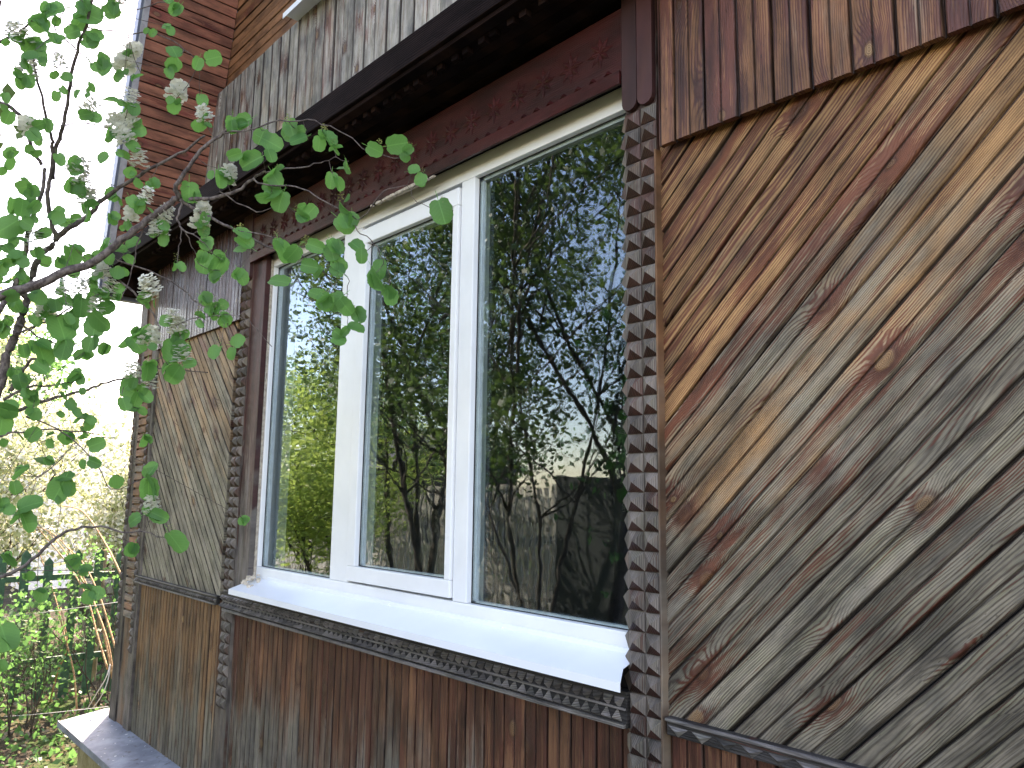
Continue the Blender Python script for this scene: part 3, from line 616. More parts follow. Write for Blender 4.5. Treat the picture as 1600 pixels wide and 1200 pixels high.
br([(88, 370), (78, 340), (75, 300), (80, 270), (82, 230), (80, 210), (65, 150), (55, 110), (50, 85)], 1.15, 1.1, .0065, .002)
br([(82, 280), (85, 240), (95, 210), (100, 190), (110, 130), (120, 80), (135, 40), (150, -20)], 1.15, 1.05, .0055, .003)
br([(65, 258), (50, 230), (42, 200), (35, 185), (10, 165), (-40, 150)], 1.15, 1.2, .0045, .005)
br([(70, 262), (65, 300), (55, 330), (45, 350), (40, 390), (30, 430), (15, 460), (-10, 500)], 1.15, 1.1, .0045, .007)
br([(-60, 95), (0, 65), (30, 50), (50, 32)], 1.2, 1.1, .0045, .002)
br([(120, 80), (90, 50), (85, 38), (105, 14), (140, 12)], 1.1, 1.1, .002, .001)
br([(105, 38), (150, 45), (200, 53), (240, 52), (280, 70), (312, 98)], 1.1, .95, .0018, .001)
br([(95, 195), (130, 192), (175, 203), (190, 215)], 1.1, 1.05, .0016, .001)
br([(135, 30), (190, 20), (240, 6), (270, 0)], 1.08, 1., .0016, .001)
br([(-60, 690), (0, 680), (30, 675), (100, 672), (150, 680), (165, 684)], 1.1, 1.05, .003, .0012)
br([(0, 650), (30, 640), (75, 625), (130, 610), (160, 600), (190, 592), (215, 583), (260, 575), (325, 582)], 1.12, .98, .005, .0012)
br([(5, 625), (45, 605), (90, 602), (130, 590)], 1.12, 1.05, .004, .0015)
br([(15, 610), (30, 590), (45, 565), (62, 560)], 1.15, 1.1, .006, .003)
br([(-140, 960), (-60, 930), (0, 904), (50, 875), (88, 840), (110, 828), (145, 822), (190, 830), (225, 832), (262, 842)], 1.05, .92, .0055, .0012)
br([(60, 745), (85, 725), (105, 705), (118, 692)], 1.05, 1.05, .0016, .001)
br([(40, 650), (80, 665), (118, 692), (155, 728), (175, 765), (230, 745)], 1.1, 1.0, .0022, .001)
br([(165, 418), (190, 440), (215, 462), (245, 500), (250, 540), (262, 570)], 1.0, .95, .0034, .0014)
br([(185, 408), (250, 430), (290, 455), (305, 470), (335, 490), (355, 500)], .98, .93, .0022, .0012)
br([(262, 515), (300, 500), (355, 490), (385, 500), (405, 518), (425, 542)], .95, .9, .0013, .0008)
br([(350, 208), (380, 205), (430, 190), (460, 190), (490, 190), (540, 210), (575, 235), (625, 247)], .9, .76, .0022, .0009)
br([(415, 268), (460, 262), (500, 255), (525, 245)], .88, .82, .0022, .001)
br([(395, 280), (415, 290), (460, 290), (500, 310), (540, 335), (565, 365), (590, 385), (596, 405), (610, 432)], .88, .72, .0022, .0008)
br([(540, 335), (565, 340), (600, 300), (636, 292), (650, 315), (690, 328)], .80, .72, .0012, .0008)
br([(530, 420), (545, 440), (540, 480), (545, 510)], .80, .78, .001, .0008)
br([(470, 400), (455, 398), (445, 400)], .84, .84, .0012, .0008)
br([(345, 300), (400, 330), (440, 320), (465, 335)], .9, .86, .0018, .0009)
br([(230, 345), (215, 380), (205, 420), (190, 470)], .95, .95, .0022, .001)
br([(25, 520), (80, 500), (130, 470), (165, 455)], 1.12, 1.0, .003, .0012)
br([(30, 505), (70, 530), (110, 540), (150, 520)], 1.12, 1.05, .0028, .0012)
br([(-20, 560), (-10, 400), (-30, 250), (-20, 100), (0, 0)], 1.2, 1.15, .008, .004)
# trunk down to the ground
j0 = PT(-120, 800, 1.15); base = Vector((j0.x-.35, j0.y+.0, 0)); TR.location = base
trunk = smoothline([base+Vector((0, 0, -.1)), base+Vector((.05, 0, .25)), base+Vector((.12, .02, .5)), j0], 4, .004)
v, f = tube(trunk, [.06-.034*i/(len(trunk)-1) for i in range(len(trunk))], 10); wlink('trunk', mesh(v, f, True), M_BARK, TR)
a0 = PT(-330, 640, 1.02); v, f = tube(smoothline([trunk[2], (trunk[2]+a0)/2+Vector((-.05, 0, -.1)), a0], 4), [.035, .032, .03, .028, .025, .022, .02, .018, .017], 8); wlink('trunk', mesh(v, f, True), M_BARK, TR)
for s_, e_ in (((-140, 960), 1.05), ((-60, 690), 1.1), ((-60, 95), 1.2), ((-40, 150), 1.2)):
    q = PT(*s_, e_); k = min(range(len(trunk)), key=lambda i: (trunk[i]-q).length); BR.append((smoothline([trunk[k], (trunk[k]*.5+q*.5)+Vector((-.1, 0, 0)), q], 4), [.007]*9))
NODES = []
for p, r in BR:
    v, f = tube(p, r, 7 if r[0] > .004 else 5); wlink('branch', mesh(v, f, True), M_BARK, TR)
    NODES += p
# leaf meshes: round, notched at the stalk, folded along the midrib, serrated rim
def leaf_mesh(size, fold, curl, seed):
    rr = random.Random(seed); n = 9; vs = [(0, 0, 0)]; L = size
    mids = [Vector((0, L*t, -curl*L*t*t*.5)) for t in (.0, .3, .62, 1.)]
    vs = [tuple(q) for q in mids]; fs = []
    for s in (-1, 1):
        rim = []
        for k in range(n):
            a = math.pi*(k+.35)/(n); w_ = .50*L*math.sin(a)**.62*(1+.05*(-1)**k); yy = L*(.47-.55*math.cos(a))
            x_ = s*w_*math.cos(fold); z_ = w_*math.sin(fold)-curl*(yy/L)**2*L*.5+rr.uniform(-.03, .03)*L
            rim.append(len(vs)); vs.append((x_, yy, z_))
        ch = [0]+rim+[3]
        own = [0, 0, 0, 1, 1, 1, 2, 2, 3, 3, 3]
        for k in range(len(ch)-1):
            a_, b_ = ch[k], ch[k+1]; c_ = own[min(k, len(own)-1)]
            tri = (c_, a_, b_) if s > 0 else (c_, b_, a_)
            if len(set(tri)) == 3: fs.append(tri)
            c2 = own[min(k+1, len(own)-1)]
            if c2 != c_ and len({c_, b_, c2}) == 3: fs.append((c_, b_, c2) if s > 0 else (c_, c2, b_))
    # stalk
    n0 = len(vs); vs += [(-.0007, 0, 0), (.0007, 0, 0), (.0005, -L*.42, .004), (-.0005, -L*.42, .004)]; fs.append((n0, n0+1, n0+2, n0+3))
    return mesh(vs, fs, True)
LEAFS = [leaf_mesh(.046, .15+.16*(i % 4), .1+.22*(i % 3), i) for i in range(10)]
for l_ in LEAFS: l_.materials.append(M_LEAF)
def flower_mesh(seed, n=16, white=True):
    rr = random.Random(seed); B = Bag(); B2 = Bag()
    for k in range(n):
        h = .034*k/n; a = k*2.4; r = .014*(1-.5*k/n)*rr.uniform(.7, 1.15); c_ = Vector((math.cos(a)*r, math.sin(a)*r, h))
        for j in range(5 if white else 3):
            b_ = j*2*math.pi/5+rr.random(); d_ = Vector((math.cos(b_), math.sin(b_), rr.uniform(-.3, .5)))*(.0078 if white else .0042); s_ = d_.cross(Vector((0, 0, 1))).normalized()*(.0044 if white else .002)
            B.add([c_, c_+d_*.6+s_, c_+d_, c_+d_*.6-s_], [(0, 1, 2, 3)])
        B2.add([(0, 0, h*.8), c_, c_+Vector((.0008, .0008, 0))], [(0, 1, 2)])
    o = Bag(); o.add(B.v, B.f); k0 = len(B.f); o.add(B2.v, B2.f); me = o.mesh()
    me.materials.append(M_BLOOM if white else M_BUD); me.materials.append(M_BUD); me.polygons.foreach_set('material_index', [0]*k0+[1]*len(B2.f)); return me
FLW = [flower_mesh(i, 26, True) for i in range(3)]; FLB = [flower_mesh(20+i, 12, False) for i in range(3)]
# clusters seen in the photograph: x, y, leaves, size, bloom (0 none, 1 bud, 2 flower), distance
CL = """270,10,3,1,0,.95;313,100,2,.9,0,.95;283,90,1,.9,0,.95;239,58,2,.7,0,1.0;275,160,3,.8,2,.95;312,155,1,.7,0,.95;322,198,3,.8,2,.92;366,192,2,.95,1,.9;388,196,2,1,0,.9;414,210,2,1.25,1,.9;410,243,2,1.3,0,.88;380,245,2,.9,0,.88;462,207,3,1,1,.86;482,225,2,1.15,0,.84;448,200,1,1,1,.86;430,275,3,1,1,.86;440,305,4,1.25,0,.86;425,312,2,1,0,.86;465,340,3,.9,1,.84;482,350,1,.9,0,.84;345,275,3,1,0,.9;338,268,2,.9,0,.9;296,298,2,1.15,0,.92;355,290,1,.8,2,.9;235,283,3,.85,0,.98;215,268,2,.8,2,1.0;505,212,2,.9,1,.84;523,238,3,1,1,.82;545,258,1,1,0,.82;520,278,3,1.1,0,.82;592,234,1,1.25,1,.77;574,236,1,.9,0,.78;637,245,2,.7,1,.75;655,282,2,.8,1,.74;642,278,1,.7,0,.74;532,322,2,.9,1,.8;533,345,3,1.2,0,.8;548,340,1,.9,0,.8;690,328,1,1.35,1,.71;372,365,1,1.15,1,.86;386,400,2,1.1,1,.85;433,381,2,1.35,1,.82;475,388,1,1,1,.8;485,396,1,1.1,0,.8;520,384,2,.95,1,.79;520,416,2,1.2,0,.79;500,424,2,1.1,1,.79;527,445,1,.9,1,.78;505,468,3,1.2,1,.78;526,467,1,1.15,0,.78;544,466,1,1.1,0,.78;566,400,2,1.1,0,.75;597,412,1,1.25,0,.74;583,434,2,1.2,0,.74;597,460,1,.9,0,.74;607,458,1,.9,0,.73;550,496,2,1,1,.77;546,515,2,1.0,0,.77;518,528,2,1.0,0,.78;458,448,1,1.3,1,.82;322,378,3,.9,1,.9;312,362,2,.8,2,.9;325,403,3,1.1,0,.9;348,412,1,1.1,0,.88;345,428,2,.9,0,.88;370,425,2,1,0,.87;318,340,2,.9,2,.9;277,415,2,.6,1,.9;225,322,3,1,2,.95;208,318,1,.9,0,.96;253,352,3,.7,2,.94;250,375,2,.8,2,.94;205,352,2,.9,2,.96;195,400,3,1.1,1,1.0;170,392,3,1,0,1.0;240,465,2,.8,2,.97;232,475,1,.6,2,.97;215,290,2,.8,0,1.0;200,175,3,.9,2,1.02;210,205,3,.9,2,1.02;180,210,3,1,2,1.03;195,115,3,.9,2,1.04;220,120,2,.8,1,1.03;205,90,2,.8,2,1.05;318,465,3,.9,1,.95;340,480,3,1,1,.94;350,497,3,.95,1,.93;325,485,2,.9,0,.94;345,545,2,.9,1,.9;362,548,2,.9,1,.9;310,500,2,.8,1,.93;275,530,3,.9,2,.95;270,515,1,.9,2,.95;290,545,2,1.1,0,.93;262,575,3,1.5,0,.94;240,568,2,1.3,0,.95;285,575,2,1.3,2,.93;232,545,2,.9,2,.95;210,530,3,1.3,0,.98;205,600,2,1.2,2,.97;215,618,3,1.4,0,.97;190,622,1,1.2,0,.97;232,615,1,.9,2,.97;228,756,2,1.5,0,.95;222,758,1,1.3,0,.95;237,810,3,1.2,2,.93;222,812,1,1.1,0,.93;264,843,1,1.3,1,.9;98,757,2,1.35,0,1.0;112,758,1,1.2,0,1.0;32,808,2,1.3,0,1.02;46,806,1,1.3,0,1.02;40,740,1,1.2,0,1.04;25,742,1,1,0,1.04;20,688,2,.9,0,1.08;40,688,1,1.1,0,1.08;85,692,2,.8,0,1.08;115,670,1,.9,0,1.06;132,680,2,.7,0,1.06;135,702,1,1.1,0,1.04;138,724,2,1.1,0,1.02;10,650,2,1.3,0,1.1;28,648,1,1.1,0,1.1;70,578,2,1.5,0,1.05;100,535,3,1.6,0,1.05;145,530,3,1.4,0,1.0;150,498,2,1.3,2,1.0;40,540,3,1.1,0,1.1;60,545,2,1.2,0,1.08;70,500,3,1.2,2,1.08;110,490,3,1.2,2,1.06;125,465,3,1.2,2,1.04;145,460,2,1.1,0,1.02;95,470,2,1.1,2,1.06;35,500,2,1.1,0,1.1;165,470,3,1,2,1.0;180,465,2,1,0,1.0;118,395,2,1.4,0,1.05;38,442,3,1.2,0,1.1;30,350,4,1.3,0,1.1;25,320,2,1,0,1.12;45,340,2,1,0,1.1;45,300,3,1.1,0,1.1;92,345,3,1,0,1.08;135,325,2,1,2,1.05;112,290,4,1.1,0,1.06;125,300,2,.9,2,1.05;130,262,2,.9,0,1.05;115,280,1,1,2,1.05;108,352,2,.9,0,1.06;65,370,3,1,0,1.1;25,385,2,1,0,1.1;50,395,2,1,2,1.1;10,395,2,1,0,1.12;95,257,1,.9,0,1.06;20,240,2,1,0,1.12;50,250,2,.9,0,1.1;48,210,3,1,2,1.1;60,195,2,1,0,1.1;130,185,3,1,2,1.04;135,155,2,.8,1,1.04;148,153,1,.6,0,1.04;90,145,2,.7,1,1.06;135,135,1,.7,1,1.04;140,98,2,1,0,1.05;165,105,2,1.1,0,1.04;155,90,1,.8,0,1.04;92,115,2,.9,2,1.07;72,98,2,.8,0,1.08;40,125,3,1.1,2,1.1;30,115,2,.9,0,1.1;60,70,3,1.2,0,1.1;20,68,2,1,2,1.12;35,75,2,1,2,1.1;95,75,2,1,0,1.07;108,55,2,1,0,1.07;70,30,4,1.3,0,1.1;85,25,3,1,0,1.1;55,40,2,1,0,1.1;122,25,2,1.35,0,1.07;138,60,2,1.1,0,1.05;150,50,1,1.1,0,1.05;165,22,2,1.1,0,1.03;182,10,3,1,2,1.02;125,5,2,1,0,1.06;5,155,2,.8,0,1.14;10,175,2,1,0,1.13;185,165,2,.9,0,1.03;190,245,2,.9,0,1.01;175,240,1,.9,0,1.02;200,230,2,.9,2,1.0;15,870,2,1.1,0,1.0;5,990,2,1.5,0,.95;42,905,2,.8,0,1.0;30,595,3,1,0,1.1;60,610,2,1,0,1.08;100,595,3,.9,0,1.06;120,590,2,1,0,1.05;95,620,2,.9,0,1.07;130,612,2,.8,0,1.05;50,620,2,1,0,1.08;15,580,2,1,0,1.12;80,475,2,1.1,0,1.07;160,440,2,.9,2,1.0;185,430,2,.8,0,1.0;60,470,2,1,0,1.09;20,475,2,1,0,1.1;5,440,2,1.1,0,1.12"""
def qrand(px_dir, tilt):
    return None
nleaf = 0; XB = Bag(); twigs = Bag()
camv = Vector(CAMP)
def place_leaf(p, sc, view):
    global nleaf
    to = (camv-p).normalized()
    # leaf hangs: its length points down or outwards, its face half turned to the light
    a = random.uniform(-1.3, 1.3); down = (Vector((cr[0], cr[1], cr[2]))*math.sin(a)+Vector((0, 0, -1))*math.cos(a)*(1 if random.random() < .8 else -.5)).normalized()
    nrm = (to*random.uniform(.35, 1.2)+Vector((0, 0, 1))*random.uniform(.0, .7)+Vector([random.gauss(0, .38) for _ in range(3)])).normalized()
    xa = down.cross(nrm).normalized(); za = xa.cross(down)
    s = sc*random.uniform(.85, 1.12)
    Mw = Matrix.Translation(p+down*.0*s) @ Matrix((xa, down, za)).transposed().to_4x4() @ Matrix.Diagonal((s, s, s, 1))
    me = random.choice(LEAFS)
    if nleaf < 300: wlink('leaf', me, None, TR, Mw)
    else: XB.add([Mw @ vv.co for vv in me.vertices], [tuple(q.vertices) for q in me.polygons])
    nleaf += 1
ents = [tuple(float(q) for q in e.split(',')) for e in CL.split(';')]
ents.sort(key=lambda e: -e[3])
NP = np.array([tuple(q) for q in NODES])
for e in ents:
    px, py, n, sc, bl, D = e
    c = PT(px, py-6, D); k = int(np.argmin(((NP-np.array(c))**2).sum(1))); q = Vector(NP[k])
    if (q-c).length > .006:
        mid = (q+c)/2+Vector((0, 0, -.12*(q-c).length)) ; tp = smoothline([q, mid, c], 3); v, f = tube(tp, .0008, 4); twigs.add(v, f)
    for i in range(int(n)): place_leaf(c+Vector([random.gauss(0, .007) for _ in range(3)]), sc*(1 if i == 0 else random.uniform(.55, .9))*(.72 if px < 240 and sc < 1.25 else .86), True)
    if bl:
        me = random.choice(FLW if bl == 2 else FLB); s = random.uniform(1.05, 1.45) if bl == 2 else random.uniform(.55, .75)
        upv = (Vector((0, 0, 1))+Vector([random.gauss(0, .3) for _ in range(3)])).normalized()
        wlink('blossom', me, None, TR, Matrix.Translation(c+Vector((0, 0, .004))) @ upv.to_track_quat('Z', 'Y').to_matrix().to_4x4() @ Matrix.Diagonal((s, s, s, 1)))
# foliage deeper in the crown and outside the frame
for k in range(200):
    q = Vector(NP[random.randrange(len(NP))])
    pxd = (q-camv); dd = pxd.dot(Vector(cf)); ppx = 800+FPX*pxd.dot(Vector(cr))/dd
    if ppx > 150: continue
    p = q+Vector((random.gauss(-.03, .08), random.gauss(.03, .12), random.gauss(0, .09)))
    tp = smoothline([q, p], 3); v, f = tube(tp, .0008, 3); twigs.add(v, f)
    for i in range(random.choice((1, 2, 3))): place_leaf(p, random.uniform(.4, .8), True)
xo_ = wlink('more_leaves', XB.mesh(True), M_LEAF, TR); xo_['kind'] = 'stuff'; xo_.name = 'leaf_mass'
tw = wlink('fine_twigs', twigs.mesh(), M_BARK, TR); tw['kind'] = 'stuff'
# ------------------------------------------------------------------ generic shrubs and trees
def leafcloud(clumps, n, size, mat2=False, seed=0, flat=.6):
    r = np.random.default_rng(seed); cw = np.array([c[3]**2 for c in clumps]); cw /= cw.sum(); idx = r.choice(len(clumps), n, p=cw)
    C = np.array([c[:3] for c in clumps])[idx]; R = np.array([c[3] for c in clumps])[idx]
    d = r.normal(size=(n, 3)); d /= np.linalg.norm(d, axis=1)[:, None]; rad = R*(r.random(n)**.45); pos = C+d*rad[:, None]*np.array([1, 1, flat+.25])
    a = r.normal(size=(n, 3)); a[:, 2] -= .4; a /= np.linalg.norm(a, axis=1)[:, None]; b_ = np.cross(a, r.normal(size=(n, 3))); b_ /= np.linalg.norm(b_, axis=1)[:, None]
    s = size*r.uniform(.6, 1.3, n)[:, None]
    V = np.stack([pos, pos+a*s*.5+b_*s*.36, pos+a*s, pos+a*s*.5-b_*s*.36], 1).reshape(-1, 3)
    me = bpy.data.meshes.new('crown'); me.vertices.add(4*n); me.vertices.foreach_set('co', V.ravel())
    me.loops.add(4*n); me.loops.foreach_set('vertex_index', np.arange(4*n, dtype=np.int32)); me.polygons.add(n); me.polygons.foreach_set('loop_start', np.arange(0, 4*n, 4, dtype=np.int32))
    try: me.polygons.foreach_set('loop_total', np.full(n, 4, dtype=np.int32))
    except Exception: pass
    me.update(calc_edges=True); return me
def grow(name, label, cat, base, height, spread, stems, nleaf_, lsize, mat, trunk_r, seed, group=None, barkm=None, lean=(0, 0), low=.35, bloom=0, clr=.30):
    rr = random.Random(seed); o = empty(name, label, cat, base, group); clumps = []; B = Bag()
    def limb(p, d, L, r, lev):
        pts = [p]; q = p.copy(); dd = d.copy(); n = 5
        for i in range(n):
            dd = (dd+Vector((rr.gauss(0, .16), rr.gauss(0, .16), rr.gauss(.04, .10)))).normalized(); q = q+dd*(L/n); pts.append(q.copy())
        v, f = tube(smoothline(pts, 2), [r*(1-.6*i/(2*n)) for i in range(2*n+1)], 7 if lev < 1 else 5); B.add(v, f)
        if lev >= 2 or L < .25:
            for k in range(2, n+1):
                if pts[k].z > height*low*.6: clumps.append((pts[k].x, pts[k].y, pts[k].z, clr*rr.uniform(.45, 1.)))
            return
        for k in range(2, n+1):
            for j in range(rr.choice((1, 2, 2)) if lev else rr.choice((2, 3))):
                if pts[k].z < height*low and lev == 0: continue
                a = rr.uniform(0, 6.28); e = (dd*.7+Vector((math.cos(a), math.sin(a), rr.uniform(-.1, .6)))*spread).normalized()
                limb(pts[k], e, L*rr.uniform(.28, .48), r*.5*(1-.5*k/n), lev+1)
    for s in range(stems):
        a = rr.uniform(0, 6.28); d = Vector((math.cos(a)*.22*(stems > 1)+lean[0], math.sin(a)*.22*(stems > 1)+lean[1], 1)).normalized()
        limb(Vector((math.cos(a)*.12*(stems > 1), math.sin(a)*.12*(stems > 1), -.05)), d, height*rr.uniform(.75, 1.), trunk_r*rr.uniform(.7, 1), 0)
    wlink('trunk', B.mesh(True), barkm or M_BARK2, o, Matrix.Translation(base))
    wlink('crown', leafcloud(clumps, nleaf_, lsize, seed=seed), mat, o, Matrix.Translation(base))
    if bloom: wlink('blossoms', leafcloud(clumps, bloom, lsize*.75, seed=seed+1), M_BLOOM, o, Matrix.Translation(base))
    return o
# across the garden (seen in the glass)
grow('garden_tree', 'tall leafy tree with several dark stems reflected in the right pane', 'tree', (-4.9, -3.3, 0), 5.4, .8, 5, 26000, .05, M_LEAFD, .024, 1, low=.25, clr=.30)
grow('garden_tree', 'slender dark-stemmed tree reflected in the middle sash', 'tree', (-6.6, -3.5, 0), 5.6, .75, 4, 21000, .05, M_LEAFD, .035, 2, low=.22, clr=.30)
grow('garden_tree', 'thin tall tree reflected high beside the studded pilaster', 'tree', (-4.3, -4.6, 0), 7.0, .6, 3, 13000, .055, M_LEAFD, .035, 3, low=.45, clr=.30)
grow('garden_shrub', 'sunlit yellow-green bush reflected low in the left pane', 'bush', (-9.4, -3.8, 0), 3.0, 1.1, 7, 26000, .05, M_LEAFG, .02, 4, low=.05, clr=.42)
grow('garden_shrub', 'second yellow-green bush reflected at the foot of the left pane', 'bush', (-11.8, -5.2, 0), 3.4, 1.1, 6, 16000, .06, M_LEAFG, .02, 5, low=.05, clr=.45)
grow('garden_tree', 'blossoming fruit tree reflected in the upper left pane', 'tree', (-9.2, -4.9, 0), 4.8, .8, 3, 12000, .055, M_LEAFM, .06, 6, low=.35, bloom=2500, clr=.35)
# fence across the garden: dark sheet part and pale slats
fd = empty('dark_fence', 'plain dark green-grey sheet fence reflected low in the right pane', 'fence', (-3.6, -6, 0))
M_DKF = plain('dark_green_grey_sheet', (.030, .036, .032), .6, .15, 2.)
for k in range(9):
    x_ = -7.4+k*1.0; wlink('sheet', bevbox(x_, x_+.985, -6.03, -6., .05, 2.24, .004), M_DKF, fd)
fp = empty('pale_fence', 'pale wooden slat fence reflected behind the dark stems', 'fence', (-11, -6, 0))
M_SLAT = plain('sun_bleached_slat', (.40, .37, .31), .8, .2, 9.)
for k in range(62):
    x_ = -7.5-k*.13; wlink('slat', boxes([(x_, x_+.075, -6.02, -6., .08, 2.1+random.uniform(-.03, .03))]), M_SLAT, fp)
wlink('rail', boxes([(-15.6, -7.4, -6.06, -6.021, .5, .58), (-15.6, -7.4, -6.06, -6.021, 1.6, 1.68)]), M_SLAT, fp)
nh = empty('neighbour_house', 'neighbouring house with dark pitched roof reflected above the fence', 'house', (-28, -19, 0))
wlink('wall', boxes([(-31, -26.4, -23, -17, 0, 3.1)]), plain('brown_neighbour_wall', (.10, .08, .06), .8), nh)
wlink('roof', mesh([(-31.5, -16.5, 3.0), (-26.0, -16.5, 3.0), (-26.0, -23.5, 3.0), (-31.5, -23.5, 3.0), (-31.5, -20, 4.9), (-26.0, -20, 4.9)], [(0, 1, 5, 4), (2, 3, 4, 5), (0, 4, 3), (1, 2, 5), (0, 3, 2, 1)]), plain('dark_slate_roof', (.07, .065, .065), .7), nh)
wn = wlink('window', boxes([(-29, -27.6, -16.99, -16.95, 1.2, 2.4)]), M_PVC, nh); wlink('pane', boxes([(-28.9, -27.7, -16.94, -16.93, 1.3, 2.3)]), M_METAL, wn)
# ------------------------------------------------------------------ garden beyond the corner
FXp = -8.6
gf = empty('picket_fence', 'green picket fence standing among raspberry canes beyond the house corner', 'fence', (FXp, .8, 0))
for k in range(20):
    y_ = -1.0+k*.2; h_ = 1.38+random.uniform(-.06, .06); a = random.gauss(0, .02)
    me = mesh([(0, -.038, .02), (0, .038, .02), (0, .038, h_-.05), (0, 0, h_), (0, -.038, h_-.05), (-.018, -.038, .02), (-.018, .038, .02), (-.018, .038, h_-.05), (-.018, 0, h_), (-.018, -.038, h_-.05)],
              [(0, 1, 2, 3, 4), (9, 8, 7, 6, 5), (0, 5, 6, 1), (1, 6, 7, 2), (2, 7, 8, 3), (3, 8, 9, 4), (4, 9, 5, 0)])
    wlink('picket', me, M_GREEN, gf, Matrix.Translation((FXp, y_, 0)) @ Matrix.Rotation(a, 4, 'X'))
for z_ in (.35, 1.12): wlink('rail', bevbox(FXp-.06, FXp-.02, -1.2, 3.1, z_, z_+.055, .004), M_GREEN, gf)
for k, (px, D) in enumerate(((25, 1.55), (150, 2.2))):
    q = P(px, 1000, D*1.15); st = empty('wooden_stake', ['old wooden stake at the left edge behind the wires', 'old wooden stake leaning close to the house corner'][k], 'stake', (q.x, q.y, 0))
    v, f = tube([(0, 0, -.1), (.01, 0, .6), (.03, .01, 1.35)], [.03, .028, .025], 8); wlink('stake', mesh(v, f), M_STAKE, st, Matrix.Translation((q.x, q.y, 0))); 
# bent dry canes
def cane(pxs, D, r, label):
    p = smoothline([P(x, y, D) for x, y in pxs], 5); v, f = tube(p, [r*(1-.5*i/len(p)) for i in range(len(p))], 6)
    o = wlink('dry_cane', mesh([tuple(Vector(q)-p[0]) for q in v], f, True), M_CANE, None, Matrix.Translation(p[0])); tag(o, label, 'cane', 'dry canes bent over beyond the corner')
LC = ['dry cane arching from the house corner, outermost of the bundle', 'dry cane in the middle of the arching bundle beside the corner', 'dry cane lowest in the arching bundle beside the corner', 'short bent cane between the bundle and the corner post', 'thin dry cane crossing in front of the green bush', 'pale dry cane standing by the left stake', 'dry cane curving down by the second picket', 'thin arching cane above the bundle']
for l_, c_ in zip(LC, ([(178, 1075), (170, 1010), (150, 950), (125, 900), (100, 860), (75, 830)], [(176, 1060), (160, 980), (140, 925), (115, 870), (85, 835), (55, 822)], [(168, 1045), (150, 985), (138, 940), (115, 895), (85, 855), (50, 815)], [(185, 1030), (172, 985), (155, 930), (130, 880), (105, 855)],
                 [(120, 1110), (115, 1050), (100, 990), (85, 930), (60, 860)], [(22, 1080), (30, 1000), (38, 940), (20, 900), (-10, 890)], [(75, 1110), (90, 1050), (105, 1010), (95, 950)], [(190, 900), (165, 850), (130, 800), (95, 790)])):
    cane([(x, y) for x, y in c_], 2.0, .009, l_)
# wires
for k, (a, b_, lb) in enumerate((((-60, 1121, 1.6), (169, 1104, 1.56), 'thin wire running from the corner post over the ledge'), ((-60, 968, 1.7), (190, 940, 1.62), 'upper thin wire tied to the corner post'))):
    p0, p1 = P(*a), P(*b_); pts = [p0.lerp(p1, t)+Vector((0, 0, -.02*math.sin(math.pi*t))) for t in [i/8 for i in range(9)]]
    v, f = tube(pts, .0022, 5); o = wlink('wire', mesh([tuple(Vector(q)-p1) for q in v], f), M_WIRE, None, Matrix.Translation(p1)); tag(o, lb, 'wire')
for k, (c_, lb) in enumerate((([(172, 1038), (165, 1060), (150, 1085), (137, 1107)], 'loose end of twine hanging onto the ledge, longer one'), ([(172, 1040), (168, 1065), (158, 1088), (147, 1104)], 'loose end of twine hanging onto the ledge, shorter one'))):
    p = smoothline([P(x, y, 1.55) for x, y in c_], 4); v, f = tube(p, .003, 5); o = wlink('twine', mesh([tuple(Vector(q)-p[0]) for q in v], f), M_WIRE, None, Matrix.Translation(p[0])); tag(o, lb, 'twine')
grow('raspberry_bush', 'fresh green raspberry bush growing in front of the green pickets', 'bush', (-7.7, .12, 0), 1.0, 1., 9, 1000, .045, M_LEAFM, .008, 11, barkm=M_BARK2, low=.05, clr=.20)
grow('raspberry_bush', 'small raspberry bush close to the corner post', 'bush', (-8.0, .85, 0), 1.35, .9, 6, 600, .045, M_LEAFM, .008, 12, barkm=M_BARK2, low=.3, clr=.18)
grow('raspberry_bush', 'raspberry bush at the left edge by the stake', 'bush', (-7.2, -.42, 0), 1.0, 1., 7, 560, .045, M_LEAFM, .008, 13, barkm=M_BARK2, low=.1, clr=.2)
grow('flowering_shrub', 'pale blossoming shrub behind the picket fence at left', 'bush', (-11.6, .2, 0), 2.6, 1., 8, 7000, .07, M_LEAFY, .03, 14, low=.1, bloom=8000, clr=.4)
grow('flowering_shrub', 'sunlit creamy shrub behind the picket fence, right of the other', 'bush', (-12.2, 1.9, 0), 2.3, 1., 8, 6000, .07, M_LEAFY, .03, 15, low=.1, bloom=8000, clr=.4)
grow('garden_tree', 'hazy green tree far behind the blossoming shrubs', 'tree', (-22, 1.5, 0), 5.6, .9, 3, 9000, .14, M_LEAFM, .12, 16, low=.2, clr=.8)
grow('garden_tree', 'yellow-green tree far left behind the branches', 'tree', (-17, -.4, 0), 5.2, .9, 2, 6000, .12, M_LEAFY, .1, 17, low=.3, clr=.7)
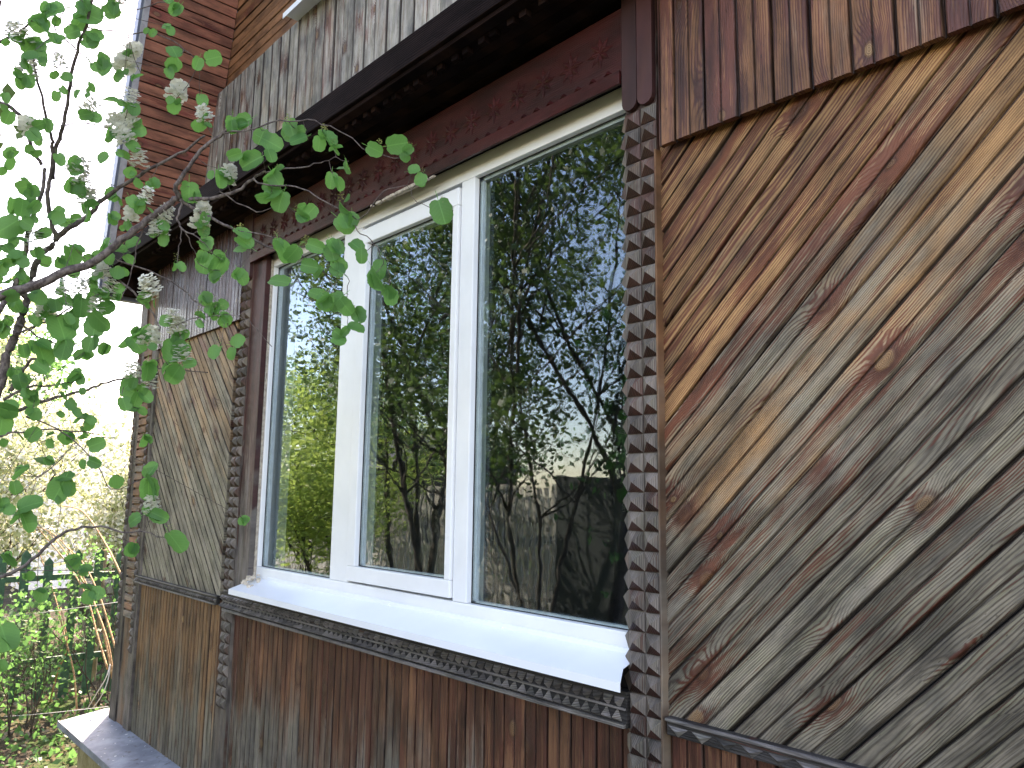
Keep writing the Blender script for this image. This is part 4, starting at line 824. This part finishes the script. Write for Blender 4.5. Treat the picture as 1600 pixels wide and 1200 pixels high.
# stack of old timber
tp = empty('timber_stack', 'stack of old silver timber beside the corner post behind the fence', 'timber', (-11, 2.6, 0))
for k in range(5):
    for j in range(3):
        me = bevbox(-.10, .10, -1.4, 1.4, 0, .13, .01); wlink('beam', me, W_OLD, tp, Matrix.Translation((-10.6+j*.23+random.gauss(0, .02), 2.6+random.gauss(0, .1), .2+k*.145)) @ Matrix.Rotation(random.gauss(0, .03), 4, 'Z') )
wlink('beam', bevbox(-.3, .5, -.9, -.75, .0, .2, .01), W_OLD, tp, Matrix.Translation((-10.6, 2.6, 0))); wlink('beam', bevbox(-.3, .5, .75, .9, .0, .2, .01), W_OLD, tp, Matrix.Translation((-10.6, 2.6, 0)))
# pale polytunnel far behind
gh = empty('greenhouse', 'pale translucent garden greenhouse with thin ribs behind the branches', 'greenhouse', (-19, 3.2, 0))
B = Bag(); n = 14
for a_ in (0, 1):
    for k in range(n+1): t = math.pi*k/n; B.v.append((-18.+a_*-5, 3.6-1.6*math.cos(t), 3.1*math.sin(t)**.8))
for k in range(n): B.f.append((k, k+1, n+2+k, n+1+k))
B.f.append(tuple(range(n, -1, -1)))
M_POLY = leafmat('milky_polycarbonate', (.62, .66, .70), (.70, .72, .75), (.8, .82, .85), .5, .3)
wlink('cover', B.mesh(), M_POLY, gh)
for j in range(6):
    v, f = tube([(-18.-j*1., 3.6-1.62*math.cos(math.pi*k/n), 3.12*math.sin(math.pi*k/n)**.8) for k in range(n+1)], .025, 5); wlink('rib', mesh(v, f), M_BATTEN, gh)
# ground cover
r = np.random.default_rng(5)
cl = [(x_, y_, .03, .5) for x_ in np.arange(-12, -4.6, .45) for y_ in np.arange(-3.5, 5, .45)]
me = leafcloud(cl, 15000, .06, seed=30, flat=-.1); o = wlink('ground_cover', me, M_LEAFM, None); tag(o, 'low green weeds and litter covering the garden soil', 'ground cover', None, 'stuff')
me = leafcloud([(a, b_, .015, .5) for (a, b_, c_, d_) in cl], 16000, .045, seed=31, flat=-.2); o = wlink('dry_leaves', me, leafmat('dry_leaf_litter', (.10, .075, .05), (.34, .28, .2), (.3, .25, .15), .2, .8), None); tag(o, 'dry brown leaf litter strewn on the soil', 'leaf litter', None, 'stuff')
